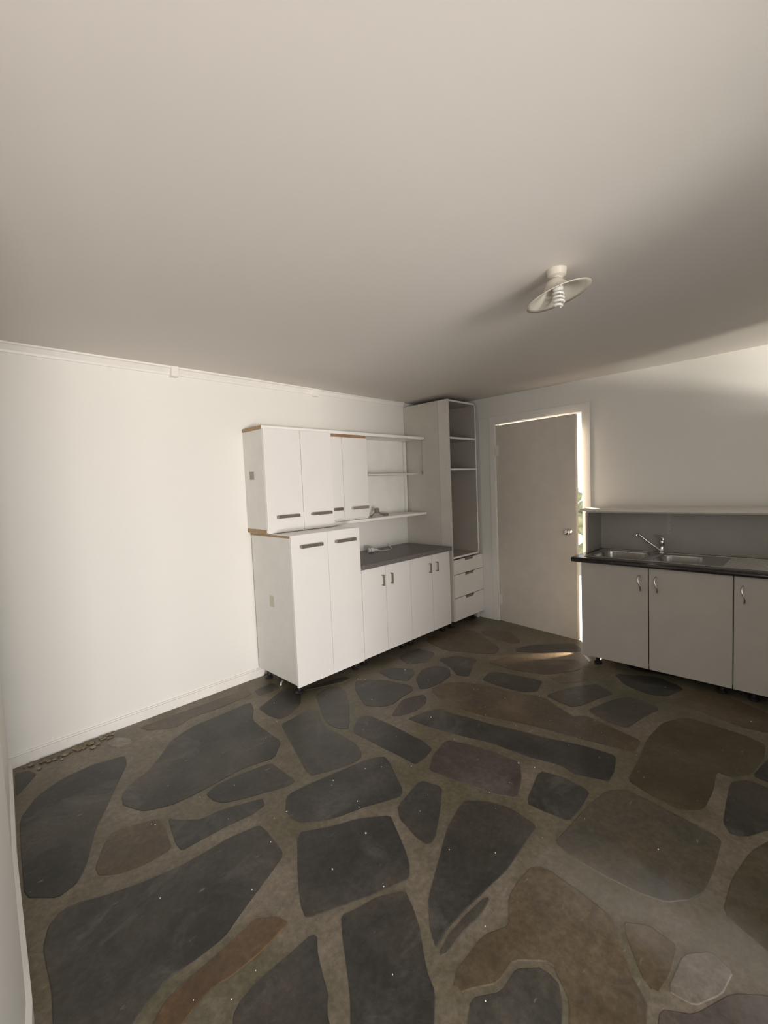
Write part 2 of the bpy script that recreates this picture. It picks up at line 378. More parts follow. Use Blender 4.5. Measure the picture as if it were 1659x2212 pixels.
# flagstone outlines on the floor, metres
STONES = [
("slate",[(-3.92,-0.114),(-3.935,-0.297),(-3.931,-0.319),(-3.889,-0.262),(-3.876,-0.242),(-3.84,-0.188),(-3.837,-0.168),(-3.857,-0.11),(-3.867,-0.098),(-3.91,-0.084)]),
("slate",[(-3.949,-0.579),(-3.968,-0.786),(-3.973,-0.857),(-3.987,-1.048),(-3.978,-1.094),(-3.913,-1.166),(-3.894,-1.176),(-3.849,-1.162),(-3.835,-1.152),(-3.804,-1.107),(-3.786,-1.07),(-3.72,-0.902),(-3.7,-0.859),(-3.654,-0.783),(-3.634,-0.747),(-3.565,-0.622),(-3.542,-0.582),(-3.483,-0.479),(-3.47,-0.448),(-3.458,-0.375),(-3.476,-0.356),(-3.586,-0.324),(-3.624,-0.32),(-3.728,-0.333),(-3.761,-0.344),(-3.848,-0.395),(-3.874,-0.422),(-3.935,-0.524)]),
("pale",[(-3.494,-0.137),(-3.494,-0.174),(-3.488,-0.19),(-3.457,-0.243),(-3.443,-0.252),(-3.397,-0.252),(-3.388,-0.243),(-3.384,-0.194),(-3.39,-0.174),(-3.429,-0.11),(-3.444,-0.103),(-3.486,-0.126)]),
("brown",[(-3.3,-0.105),(-3.279,-0.166),(-3.258,-0.191),(-3.161,-0.267),(-3.128,-0.275),(-3.039,-0.24),(-3,-0.237),(-2.867,-0.255),(-2.811,-0.256),(-2.625,-0.247),(-2.59,-0.233),(-2.579,-0.161),(-2.592,-0.146),(-2.678,-0.127),(-2.731,-0.122),(-2.949,-0.109),(-3.028,-0.105),(-3.263,-0.096)]),
("slate",[(-3.234,-0.428),(-3.312,-0.516),(-3.337,-0.543),(-3.403,-0.607),(-3.428,-0.624),(-3.504,-0.661),(-3.525,-0.676),(-3.566,-0.724),(-3.575,-0.743),(-3.586,-0.802),(-3.581,-0.828),(-3.541,-0.92),(-3.52,-0.943),(-3.443,-0.985),(-3.417,-0.993),(-3.347,-1.002),(-3.318,-1.002),(-3.221,-1),(-3.185,-0.998),(-3.079,-0.995),(-3.039,-1.001),(-2.92,-1.038),(-2.884,-1.031),(-2.799,-0.948),(-2.784,-0.912),(-2.786,-0.788),(-2.784,-0.741),(-2.775,-0.598),(-2.762,-0.556),(-2.701,-0.458),(-2.687,-0.428),(-2.667,-0.355),(-2.693,-0.343),(-2.857,-0.348),(-2.91,-0.349),(-3.047,-0.351),(-3.09,-0.359),(-3.201,-0.404)]),
("slate",[(-3.282,-1.049),(-3.28,-1.104),(-3.276,-1.122),(-3.254,-1.164),(-3.239,-1.178),(-3.178,-1.212),(-3.155,-1.223),(-3.089,-1.252),(-3.065,-1.263),(-2.997,-1.295),(-2.978,-1.3),(-2.935,-1.298),(-2.929,-1.278),(-2.931,-1.172),(-2.932,-1.142),(-2.935,-1.077),(-2.954,-1.061),(-3.06,-1.035),(-3.096,-1.028),(-3.195,-1.018),(-3.221,-1.019),(-3.273,-1.036)]),
("brown",[(-3.682,-0.977),(-3.716,-1.022),(-3.728,-1.043),(-3.765,-1.115),(-3.772,-1.135),(-3.772,-1.177),(-3.764,-1.191),(-3.718,-1.231),(-3.698,-1.242),(-3.63,-1.263),(-3.606,-1.266),(-3.535,-1.264),(-3.52,-1.247),(-3.506,-1.159),(-3.502,-1.129),(-3.498,-1.053),(-3.511,-1.032),(-3.593,-0.993),(-3.616,-0.984),(-3.667,-0.971)]),
("slate",[(-3.476,-1.091),(-3.501,-1.231),(-3.504,-1.262),(-3.501,-1.3),(-3.49,-1.308),(-3.431,-1.311),(-3.407,-1.313),(-3.324,-1.319),(-3.295,-1.323),(-3.213,-1.339),(-3.189,-1.341),(-3.137,-1.333),(-3.126,-1.326),(-3.112,-1.289),(-3.133,-1.272),(-3.263,-1.21),(-3.297,-1.198),(-3.358,-1.192),(-3.377,-1.183),(-3.421,-1.141),(-3.435,-1.124),(-3.466,-1.076)]),
("slate",[(-3.883,-1.252),(-3.912,-1.256),(-3.941,-1.281),(-3.95,-1.296),(-3.97,-1.357),(-3.974,-1.381),(-3.976,-1.456),(-3.976,-1.481),(-3.978,-1.549),(-3.981,-1.581),(-3.996,-1.696),(-3.98,-1.731),(-3.875,-1.818),(-3.846,-1.828),(-3.791,-1.797),(-3.773,-1.79),(-3.725,-1.776),(-3.705,-1.775),(-3.637,-1.782),(-3.614,-1.783),(-3.555,-1.783),(-3.531,-1.777),(-3.456,-1.743),(-3.429,-1.731),(-3.347,-1.698),(-3.318,-1.686),(-3.235,-1.649),(-3.219,-1.627),(-3.216,-1.594),(-3.207,-1.494),(-3.206,-1.469),(-3.209,-1.429),(-3.225,-1.418),(-3.318,-1.394),(-3.349,-1.389),(-3.437,-1.386),(-3.463,-1.384),(-3.522,-1.379),(-3.549,-1.374),(-3.643,-1.35),(-3.675,-1.34),(-3.764,-1.305),(-3.79,-1.293),(-3.848,-1.259)]),
("rust",[(-3.528,-1.813),(-3.589,-1.818),(-3.61,-1.819),(-3.67,-1.82),(-3.689,-1.822),(-3.743,-1.83),(-3.761,-1.839),(-3.816,-1.882),(-3.817,-1.895),(-3.773,-1.933),(-3.755,-1.935),(-3.699,-1.913),(-3.67,-1.904),(-3.642,-1.901),(-3.593,-1.912),(-3.575,-1.915),(-3.519,-1.917),(-3.498,-1.917),(-3.439,-1.911),(-3.42,-1.909),(-3.378,-1.905),(-3.372,-1.897),(-3.381,-1.86),(-3.391,-1.846),(-3.435,-1.807),(-3.453,-1.802),(-3.507,-1.81)]),
("slate",[(-3.553,-1.986),(-3.599,-1.994),(-3.626,-2.01),(-3.659,-2.066),(-3.639,-2.1),(-3.494,-2.235),(-3.458,-2.24),(-3.444,-2.21),(-3.428,-2.189),(-3.412,-2.173),(-3.393,-2.125),(-3.386,-2.108),(-3.367,-2.065),(-3.359,-2.05),(-3.333,-2.012),(-3.336,-1.998),(-3.351,-1.99),(-3.398,-1.989),(-3.416,-1.989),(-3.473,-1.986),(-3.506,-1.985)]),
("slate",[(-3.139,-1.612),(-3.237,-1.759),(-3.261,-1.797),(-3.299,-1.866),(-3.308,-1.885),(-3.32,-1.928),(-3.303,-1.944),(-3.274,-1.957),(-3.22,-1.984),(-3.196,-1.995),(-3.12,-2.031),(-3.096,-2.042),(-3.037,-2.069),(-3.019,-2.076),(-2.971,-2.091),(-2.957,-2.088),(-2.922,-2.059),(-2.91,-2.045),(-2.877,-1.996),(-2.864,-1.973),(-2.821,-1.895),(-2.81,-1.873),(-2.784,-1.826),(-2.794,-1.806),(-2.873,-1.738),(-2.902,-1.718),(-2.991,-1.674),(-3.021,-1.656),(-3.107,-1.596)]),
("slate",[(-3.022,-1.358),(-3.042,-1.376),(-3.076,-1.425),(-3.083,-1.442),(-3.091,-1.487),(-3.09,-1.502),(-3.081,-1.544),(-3.068,-1.56),(-3.008,-1.614),(-2.988,-1.627),(-2.94,-1.652),(-2.917,-1.661),(-2.835,-1.689),(-2.808,-1.701),(-2.734,-1.74),(-2.712,-1.751),(-2.664,-1.771),(-2.638,-1.764),(-2.613,-1.74),(-2.574,-1.668),(-2.559,-1.642),(-2.513,-1.562),(-2.503,-1.541),(-2.489,-1.502),(-2.493,-1.49),(-2.525,-1.462),(-2.539,-1.454),(-2.587,-1.436),(-2.614,-1.429),(-2.721,-1.406),(-2.759,-1.398),(-2.869,-1.373),(-2.904,-1.366),(-2.993,-1.352)]),
("grey",[(-2.691,-0.788),(-2.736,-0.927),(-2.751,-0.971),(-2.788,-1.087),(-2.801,-1.126),(-2.838,-1.235),(-2.845,-1.263),(-2.853,-1.313),(-2.846,-1.326),(-2.798,-1.352),(-2.778,-1.361),(-2.707,-1.391),(-2.682,-1.398),(-2.608,-1.412),(-2.574,-1.401),(-2.547,-1.373),(-2.516,-1.295),(-2.51,-1.272),(-2.511,-1.218),(-2.511,-1.196),(-2.511,-1.124),(-2.513,-1.102),(-2.524,-1.048),(-2.52,-1.022),(-2.483,-0.922),(-2.469,-0.891),(-2.422,-0.811),(-2.419,-0.791),(-2.45,-0.755),(-2.473,-0.751),(-2.579,-0.762),(-2.608,-0.764),(-2.672,-0.764)]),
("grey",[(-2.309,-0.635),(-2.359,-0.729),(-2.379,-0.765),(-2.438,-0.874),(-2.453,-0.905),(-2.478,-0.972),(-2.481,-0.995),(-2.479,-1.059),(-2.473,-1.079),(-2.445,-1.13),(-2.431,-1.13),(-2.382,-1.08),(-2.355,-1.049),(-2.252,-0.927),(-2.22,-0.885),(-2.14,-0.77),(-2.122,-0.735),(-2.102,-0.648),(-2.11,-0.627),(-2.177,-0.589),(-2.203,-0.588),(-2.286,-0.613)]),
("slate",[(-2.67,-0.482),(-2.676,-0.581),(-2.675,-0.612),(-2.66,-0.694),(-2.648,-0.708),(-2.594,-0.707),(-2.566,-0.699),(-2.467,-0.657),(-2.433,-0.626),(-2.343,-0.497),(-2.33,-0.458),(-2.347,-0.368),(-2.362,-0.354),(-2.432,-0.365),(-2.461,-0.375),(-2.558,-0.419),(-2.587,-0.432),(-2.657,-0.46)]),
("slate",[(-1.979,-0.687),(-2.055,-0.771),(-2.075,-0.8),(-2.111,-0.877),(-2.126,-0.905),(-2.169,-0.988),(-2.168,-1.015),(-2.118,-1.089),(-2.1,-1.106),(-2.049,-1.132),(-2.026,-1.133),(-1.946,-1.116),(-1.915,-1.112),(-1.819,-1.108),(-1.796,-1.1),(-1.759,-1.058),(-1.76,-1.022),(-1.8,-0.856),(-1.817,-0.813),(-1.877,-0.731),(-1.897,-0.711),(-1.956,-0.678)]),
("grey",[(-1.74,-0.711),(-1.762,-0.831),(-1.759,-0.869),(-1.718,-0.965),(-1.692,-0.975),(-1.585,-0.933),(-1.56,-0.916),(-1.524,-0.856),(-1.531,-0.828),(-1.604,-0.727),(-1.632,-0.707),(-1.721,-0.692)]),
("slate",[(-1.659,-1.016),(-1.742,-1.112),(-1.749,-1.134),(-1.709,-1.166),(-1.684,-1.173),(-1.578,-1.187),(-1.542,-1.186),(-1.442,-1.169),(-1.411,-1.155),(-1.34,-1.093),(-1.329,-1.068),(-1.344,-0.985),(-1.363,-0.965),(-1.463,-0.927),(-1.501,-0.931),(-1.624,-0.989)]),
("purple",[(-2.155,-1.238),(-2.113,-1.276),(-2.091,-1.287),(-2.011,-1.308),(-1.983,-1.311),(-1.907,-1.302),(-1.884,-1.294),(-1.835,-1.257),(-1.822,-1.244),(-1.8,-1.207),(-1.806,-1.196),(-1.864,-1.166),(-1.884,-1.158),(-1.943,-1.143),(-1.969,-1.146),(-2.06,-1.183),(-2.087,-1.195),(-2.152,-1.226)]),
("slate",[(-2.415,-1.154),(-2.441,-1.183),(-2.445,-1.198),(-2.442,-1.257),(-2.442,-1.288),(-2.44,-1.41),(-2.439,-1.448),(-2.433,-1.541),(-2.432,-1.572),(-2.432,-1.654),(-2.423,-1.669),(-2.369,-1.672),(-2.348,-1.671),(-2.277,-1.656),(-2.261,-1.642),(-2.241,-1.576),(-2.237,-1.555),(-2.237,-1.5),(-2.236,-1.466),(-2.232,-1.321),(-2.233,-1.272),(-2.242,-1.133),(-2.251,-1.104),(-2.29,-1.079),(-2.312,-1.084),(-2.396,-1.139)]),
("slate",[(-2.114,-1.34),(-2.111,-1.389),(-2.108,-1.413),(-2.095,-1.506),(-2.089,-1.542),(-2.066,-1.653),(-2.054,-1.699),(-2.01,-1.846),(-2,-1.898),(-1.988,-2.047),(-1.98,-2.095),(-1.947,-2.222),(-1.944,-2.253),(-1.964,-2.307),(-1.962,-2.329),(-1.937,-2.401),(-1.929,-2.42),(-1.915,-2.457),(-1.899,-2.462),(-1.823,-2.458),(-1.792,-2.452),(-1.692,-2.427),(-1.676,-2.402),(-1.691,-2.291),(-1.695,-2.264),(-1.706,-2.221),(-1.714,-2.195),(-1.752,-2.084),(-1.762,-2.044),(-1.786,-1.922),(-1.795,-1.884),(-1.825,-1.785),(-1.833,-1.748),(-1.851,-1.634),(-1.858,-1.598),(-1.881,-1.506),(-1.884,-1.479),(-1.881,-1.415),(-1.896,-1.397),(-1.984,-1.36),(-2.015,-1.35),(-2.1,-1.335)]),
("brown",[(-1.722,-1.212),(-1.794,-1.368),(-1.804,-1.429),(-1.787,-1.62),(-1.771,-1.694),(-1.699,-1.92),(-1.681,-1.99),(-1.65,-2.159),(-1.642,-2.207),(-1.622,-2.313),(-1.614,-2.351),(-1.585,-2.467),(-1.562,-2.486),(-1.462,-2.482),(-1.44,-2.466),(-1.421,-2.383),(-1.41,-2.34),(-1.371,-2.178),(-1.372,-2.144),(-1.418,-2.109),(-1.421,-2.091),(-1.39,-2.022),(-1.376,-1.992),(-1.325,-1.889),(-1.315,-1.863),(-1.31,-1.817),(-1.316,-1.798),(-1.355,-1.735),(-1.365,-1.703),(-1.382,-1.586),(-1.388,-1.546),(-1.408,-1.437),(-1.42,-1.401),(-1.473,-1.301),(-1.491,-1.273),(-1.54,-1.213),(-1.57,-1.2),(-1.688,-1.187)]),
("slate",[(-1.347,-1.41),(-1.352,-1.536),(-1.35,-1.577),(-1.334,-1.688),(-1.322,-1.718),(-1.273,-1.777),(-1.24,-1.783),(-1.106,-1.751),(-1.084,-1.728),(-1.095,-1.623),(-1.103,-1.581),(-1.137,-1.442),(-1.149,-1.41),(-1.184,-1.368),(-1.21,-1.364),(-1.326,-1.384)]),
("grey",[(-1.245,-0.917),(-1.296,-1.044),(-1.317,-1.084),(-1.383,-1.183),(-1.39,-1.212),(-1.365,-1.272),(-1.338,-1.274),(-1.209,-1.22),(-1.166,-1.203),(-1.05,-1.161),(-1.034,-1.129),(-1.066,-0.996),(-1.092,-0.962),(-1.215,-0.905)]),
("grey",[(-1.278,-1.865),(-1.303,-1.937),(-1.31,-1.963),(-1.321,-2.035),(-1.314,-2.053),(-1.265,-2.085),(-1.238,-2.096),(-1.133,-2.127),(-1.095,-2.14),(-0.979,-2.181),(-0.95,-2.171),(-0.896,-2.071),(-0.899,-2.044),(-0.965,-1.989),(-0.995,-1.968),(-1.1,-1.909),(-1.138,-1.892),(-1.253,-1.858)]),
("brown",[(-1.003,-1.764),(-1.031,-1.837),(-1.022,-1.864),(-0.942,-1.943),(-0.914,-1.96),(-0.832,-1.979),(-0.815,-1.972),(-0.8,-1.917),(-0.823,-1.887),(-0.972,-1.771)]),
("grey",[(-1.305,-2.154),(-1.322,-2.189),(-1.359,-2.274),(-1.366,-2.301),(-1.364,-2.373),(-1.338,-2.39),(-1.189,-2.418),(-1.14,-2.429),(-1.012,-2.466),(-0.983,-2.458),(-0.95,-2.381),(-0.944,-2.354),(-0.946,-2.278),(-0.964,-2.256),(-1.067,-2.207),(-1.112,-2.19),(-1.269,-2.142)]),
("olive",[(-1.444,-2.503),(-1.646,-2.518),(-1.702,-2.521),(-1.824,-2.524),(-1.85,-2.537),(-1.881,-2.612),(-1.889,-2.642),(-1.908,-2.735),(-1.902,-2.762),(-1.851,-2.82),(-1.82,-2.831),(-1.698,-2.839),(-1.653,-2.839),(-1.523,-2.83),(-1.501,-2.837),(-1.503,-2.88),(-1.491,-2.897),(-1.42,-2.948),(-1.383,-2.961),(-1.25,-2.983),(-1.205,-2.987),(-1.088,-2.985),(-1.062,-2.976),(-1.031,-2.921),(-1.024,-2.891),(-1.009,-2.771),(-1.007,-2.731),(-1.007,-2.625),(-1.028,-2.595),(-1.15,-2.529),(-1.202,-2.516),(-1.378,-2.502)]),
("slate",[(-1.572,-2.89),(-1.714,-2.894),(-1.757,-2.896),(-1.859,-2.902),(-1.884,-2.907),(-1.925,-2.931),(-1.922,-2.957),(-1.895,-2.989),(-1.798,-3.047),(-1.765,-3.06),(-1.673,-3.076),(-1.635,-3.073),(-1.509,-3.037),(-1.486,-3.02),(-1.477,-2.957),(-1.485,-2.939),(-1.538,-2.896)]),
("slate",[(-1.426,-2.969),(-1.437,-3.023),(-1.433,-3.044),(-1.399,-3.104),(-1.357,-3.107),(-1.153,-3.061),(-1.131,-3.046),(-1.212,-3.005),(-1.252,-2.993),(-1.398,-2.964)]),
("slate",[(-0.652,-2.099),(-0.762,-2.189),(-0.787,-2.226),(-0.824,-2.342),(-0.825,-2.376),(-0.795,-2.449),(-0.764,-2.471),(-0.613,-2.519),(-0.575,-2.504),(-0.507,-2.364),(-0.513,-2.307),(-0.615,-2.116)]),
("brown",[(-0.828,-2.519),(-0.873,-2.655),(-0.887,-2.703),(-0.925,-2.839),(-0.93,-2.879),(-0.924,-2.967),(-0.903,-2.992),(-0.787,-3.046),(-0.751,-3.043),(-0.657,-2.976),(-0.626,-2.933),(-0.544,-2.756),(-0.542,-2.707),(-0.613,-2.606),(-0.651,-2.576),(-0.795,-2.507)]),
("purple",[(-2.164,-1.659),(-2.295,-1.685),(-2.331,-1.698),(-2.408,-1.742),(-2.419,-1.767),(-2.407,-1.862),(-2.402,-1.89),(-2.382,-1.955),(-2.377,-1.982),(-2.362,-2.07),(-2.353,-2.1),(-2.317,-2.176),(-2.292,-2.184),(-2.193,-2.148),(-2.159,-2.132),(-2.07,-2.078),(-2.056,-2.048),(-2.069,-1.933),(-2.074,-1.895),(-2.093,-1.794),(-2.102,-1.76),(-2.135,-1.67)]),
("slate",[(-2.089,-2.183),(-2.279,-2.225),(-2.312,-2.244),(-2.307,-2.315),(-2.304,-2.34),(-2.294,-2.411),(-2.277,-2.425),(-2.192,-2.429),(-2.16,-2.429),(-2.061,-2.423),(-2.041,-2.405),(-2.027,-2.31),(-2.028,-2.278),(-2.051,-2.191)]),
("slate",[(-2.536,-1.77),(-2.692,-1.799),(-2.725,-1.811),(-2.762,-1.854),(-2.772,-1.878),(-2.795,-1.973),(-2.799,-1.998),(-2.798,-2.043),(-2.777,-2.053),(-2.737,-2.044),(-2.625,-1.979),(-2.588,-1.956),(-2.494,-1.891),(-2.481,-1.864),(-2.505,-1.78)]),
("slate",[(-2.49,-2.018),(-2.532,-2.019),(-2.557,-2.024),(-2.657,-2.049),(-2.696,-2.064),(-2.818,-2.122),(-2.858,-2.14),(-2.96,-2.189),(-2.988,-2.206),(-3.043,-2.254),(-3.059,-2.271),(-3.092,-2.317),(-3.089,-2.323),(-3.034,-2.315),(-3.012,-2.314),(-2.939,-2.318),(-2.914,-2.32),(-2.845,-2.329),(-2.814,-2.332),(-2.707,-2.345),(-2.67,-2.346),(-2.566,-2.342),(-2.53,-2.34),(-2.424,-2.337),(-2.404,-2.317),(-2.39,-2.21),(-2.392,-2.179),(-2.413,-2.113),(-2.425,-2.09),(-2.474,-2.029)]),
("grey",[(-3.103,-2.351),(-3.087,-2.36),(-3.01,-2.359),(-2.985,-2.36),(-2.914,-2.369),(-2.893,-2.369),(-2.838,-2.362),(-2.834,-2.353),(-2.851,-2.343),(-2.918,-2.334),(-2.943,-2.331),(-3.014,-2.329),(-3.037,-2.33),(-3.095,-2.34)]),
("slate",[(-3.238,-2.023),(-3.274,-2.072),(-3.285,-2.088),(-3.315,-2.136),(-3.327,-2.155),(-3.367,-2.216),(-3.383,-2.237),(-3.435,-2.297),(-3.425,-2.327),(-3.314,-2.44),(-3.281,-2.456),(-3.259,-2.445),(-3.204,-2.405),(-3.192,-2.392),(-3.175,-2.359),(-3.167,-2.346),(-3.135,-2.306),(-3.123,-2.292),(-3.087,-2.25),(-3.076,-2.236),(-3.051,-2.195),(-3.042,-2.179),(-3.017,-2.127),(-3.024,-2.11),(-3.089,-2.064),(-3.11,-2.054),(-3.162,-2.041),(-3.179,-2.036),(-3.224,-2.018)]),
("brown",[(-2.618,-2.408),(-2.693,-2.401),(-2.717,-2.401),(-2.776,-2.406),(-2.798,-2.414),(-2.864,-2.452),(-2.886,-2.453),(-2.947,-2.419),(-2.98,-2.412),(-3.108,-2.41),(-3.146,-2.428),(-3.144,-2.456),(-3.118,-2.472),(-3.063,-2.513),(-3.041,-2.521),(-2.975,-2.523),(-2.954,-2.535),(-2.899,-2.598),(-2.898,-2.62),(-2.944,-2.679),(-2.964,-2.695),(-3.036,-2.722),(-3.03,-2.746),(-2.929,-2.855),(-2.898,-2.871),(-2.822,-2.857),(-2.798,-2.836),(-2.772,-2.807),(-2.696,-2.748),(-2.674,-2.733),(-2.628,-2.708),(-2.617,-2.691),(-2.6,-2.617),(-2.595,-2.584),(-2.582,-2.472),(-2.593,-2.43)]),
("grey",[(-3.151,-2.489),(-3.224,-2.524),(-3.214,-2.554),(-3.085,-2.688),(-3.051,-2.708),(-2.986,-2.686),(-2.969,-2.678),(-2.933,-2.652),(-2.925,-2.623),(-2.929,-2.591),(-2.972,-2.547),(-2.99,-2.539),(-3.053,-2.538),(-3.074,-2.531),(-3.128,-2.49)]),
("brown",[(-2.619,-2.735),(-2.667,-2.761),(-2.687,-2.775),(-2.752,-2.825),(-2.768,-2.851),(-2.763,-2.87),(-2.704,-2.881),(-2.679,-2.883),(-2.595,-2.881),(-2.578,-2.87),(-2.568,-2.804),(-2.572,-2.785),(-2.605,-2.738)]),
("pale",[(-2.741,-2.893),(-2.736,-2.941),(-2.724,-2.957),(-2.661,-2.994),(-2.638,-3.003),(-2.567,-3.014),(-2.552,-3.008),(-2.532,-2.964),(-2.538,-2.948),(-2.588,-2.904),(-2.616,-2.894),(-2.723,-2.886)]),
("purple",[(-2.819,-2.883),(-2.893,-2.892),(-2.876,-2.926),(-2.709,-3.106),(-2.66,-3.143),(-2.55,-3.174),(-2.535,-3.168),(-2.56,-3.105),(-2.572,-3.084),(-2.618,-3.029),(-2.643,-3.01),(-2.738,-2.962),(-2.762,-2.944),(-2.799,-2.89)]),
("mixed",[(-2.445,-2.436),(-2.465,-2.501),(-2.469,-2.527),(-2.471,-2.603),(-2.471,-2.633),(-2.464,-2.723),(-2.46,-2.749),(-2.441,-2.808),(-2.43,-2.825),(-2.383,-2.867),(-2.367,-2.878),(-2.321,-2.9),(-2.292,-2.905),(-2.171,-2.914),(-2.128,-2.915),(-2.002,-2.914),(-1.977,-2.897),(-1.959,-2.8),(-1.951,-2.752),(-1.92,-2.575),(-1.924,-2.535),(-1.979,-2.485),(-2.008,-2.472),(-2.123,-2.451),(-2.166,-2.445),(-2.295,-2.437),(-2.334,-2.434),(-2.426,-2.425)]),
("olive",[(-2.011,-2.997),(-2.157,-2.971),(-2.204,-2.966),(-2.33,-2.963),(-2.359,-2.975),(-2.397,-3.049),(-2.408,-3.071),(-2.431,-3.119),(-2.419,-3.136),(-2.326,-3.178),(-2.268,-3.186),(-2.029,-3.183),(-1.961,-3.17),(-1.814,-3.099),(-1.814,-3.075),(-1.96,-3.012)]),
("grey",[(-0.633,-1.283),(-0.677,-1.316),(-0.674,-1.343),(-0.61,-1.46),(-0.567,-1.515),(-0.386,-1.705),(-0.343,-1.735),(-0.281,-1.712),(-0.261,-1.696),(-0.206,-1.631),(-0.23,-1.585),(-0.417,-1.388),(-0.473,-1.344),(-0.602,-1.287)]),
("brown",[(-0.425,-0.8),(-0.484,-0.887),(-0.499,-0.942),(-0.531,-1.167),(-0.523,-1.211),(-0.451,-1.233),(-0.413,-1.207),(-0.268,-1.038),(-0.265,-0.979),(-0.393,-0.814)]),
("brown",[(-0.778,-0.474),(-0.937,-0.533),(-0.975,-0.58),(-1.034,-0.783),(-1.026,-0.857),(-0.925,-1.073),(-0.898,-1.123),(-0.843,-1.191),(-0.816,-1.198),(-0.715,-1.173),(-0.684,-1.148),(-0.61,-1.035),(-0.575,-0.974),(-0.448,-0.742),(-0.468,-0.67),(-0.708,-0.494)]),
("brown",[(-1.037,-1.27),(-1.041,-1.455),(-1.032,-1.517),(-0.975,-1.685),(-0.934,-1.735),(-0.754,-1.858),(-0.698,-1.867),(-0.556,-1.8),(-0.555,-1.758),(-0.69,-1.59),(-0.727,-1.529),(-0.803,-1.355),(-0.845,-1.313),(-1.007,-1.248)]),
("grey",[(-1.425,-0.627),(-1.469,-0.744),(-1.458,-0.779),(-1.352,-0.855),(-1.308,-0.859),(-1.162,-0.799),(-1.139,-0.763),(-1.152,-0.617),(-1.188,-0.593),(-1.383,-0.604)]),
("grey",[(-2.557,-0.213),(-2.568,-0.291),(-2.558,-0.308),(-2.489,-0.324),(-2.466,-0.323),(-2.404,-0.304),(-2.392,-0.286),(-2.39,-0.209),(-2.411,-0.196),(-2.533,-0.198)]),
("slate",[(-2.302,-0.494),(-2.22,-0.531),(-2.187,-0.546),(-2.075,-0.591),(-2.042,-0.601),(-1.966,-0.611),(-1.954,-0.604),(-1.962,-0.554),(-1.991,-0.538),(-2.146,-0.501),(-2.192,-0.493),(-2.297,-0.488)]),
("grey",[(-4.354,-3.763),(-4.345,-3.663),(-4.357,-3.626),(-4.44,-3.512),(-4.489,-3.53),(-4.684,-3.743),(-4.671,-3.78),(-4.403,-3.78)]),
("grey",[(-4.286,-3.681),(-4.294,-3.765),(-4.243,-3.78),(-3.947,-3.78),(-3.913,-3.763),(-4.014,-3.667),(-4.065,-3.653),(-4.252,-3.664)]),
("slate",[(-3.388,-3.763),(-3.348,-3.667),(-3.374,-3.639),(-3.56,-3.571),(-3.613,-3.588),(-3.729,-3.751),(-3.703,-3.78),(-3.441,-3.78)]),
("slate",[(-3.285,-3.674),(-3.323,-3.764),(-3.293,-3.78),(-3.082,-3.78),(-3.048,-3.767),(-3.074,-3.74),(-3.21,-3.658),(-3.256,-3.65)]),
("slate",[(-2.987,-3.764),(-2.94,-3.78),(-2.688,-3.78),(-2.644,-3.761),(-2.642,-3.655),(-2.661,-3.632),(-2.771,-3.606),(-2.816,-3.62),(-2.964,-3.729)]),
("olive",[(-2.582,-3.651),(-2.584,-3.761),(-2.533,-3.78),(-2.243,-3.78),(-2.192,-3.771),(-2.232,-3.74),(-2.456,-3.608),(-2.507,-3.591),(-2.57,-3.625)]),
("slate",[(-2.132,-3.768),(-2.086,-3.78),(-1.825,-3.78),(-1.78,-3.766),(-1.786,-3.685),(-1.808,-3.651),(-1.927,-3.538),(-1.972,-3.549),(-2.108,-3.724)]),
("slate",[(-1.725,-3.697),(-1.72,-3.768),(-1.682,-3.78),(-1.473,-3.78),(-1.432,-3.764),(-1.406,-3.674),(-1.444,-3.661),(-1.684,-3.681)]),
("brown",[(-1.347,-3.684),(-1.37,-3.766),(-1.32,-3.78),(-1.018,-3.78),(-0.966,-3.772),(-0.976,-3.724),(-0.992,-3.706),(-1.069,-3.65),(-1.116,-3.644),(-1.309,-3.665)]),
("grey",[(-0.915,-3.722),(-0.905,-3.771),(-0.852,-3.78),(-0.557,-3.78),(-0.506,-3.767),(-0.506,-3.696),(-0.537,-3.674),(-0.71,-3.619),(-0.763,-3.623),(-0.894,-3.7)]),
("grey",[(-0.446,-3.688),(-0.446,-3.766),(-0.399,-3.78),(-0.131,-3.78),(-0.081,-3.767),(-0.062,-3.695),(-0.094,-3.667),(-0.292,-3.577),(-0.342,-3.576),(-0.431,-3.66)]),
("slate",[(-4.693,-3.664),(-4.538,-3.495),(-4.536,-3.449),(-4.676,-3.354),(-4.71,-3.341),(-4.72,-3.389),(-4.72,-3.648)]),
("purple",[(-4.388,-3.482),(-4.311,-3.588),(-4.265,-3.605),(-4.078,-3.593),(-4.036,-3.55),(-3.986,-3.313),(-4.008,-3.268),(-4.179,-3.244),(-4.235,-3.269),(-4.377,-3.435)]),
("brown",[(-3.925,-3.313),(-3.978,-3.565),(-3.965,-3.631),(-3.839,-3.751),(-3.793,-3.739),(-3.66,-3.55),(-3.643,-3.492),(-3.679,-3.35),(-3.702,-3.312),(-3.798,-3.24),(-3.828,-3.232),(-3.903,-3.263)]),
("slate",[(-3.617,-3.349),(-3.585,-3.477),(-3.543,-3.513),(-3.337,-3.588),(-3.278,-3.594),(-3.249,-3.557),(-3.213,-3.385),(-3.229,-3.34),(-3.358,-3.254),(-3.412,-3.25),(-3.591,-3.315)]),
("brown",[(-3.153,-3.391),(-3.189,-3.565),(-3.174,-3.609),(-3.047,-3.686),(-3,-3.681),(-2.857,-3.576),(-2.84,-3.531),(-2.885,-3.382),(-2.913,-3.349),(-3.023,-3.31),(-3.056,-3.311),(-3.133,-3.353)]),
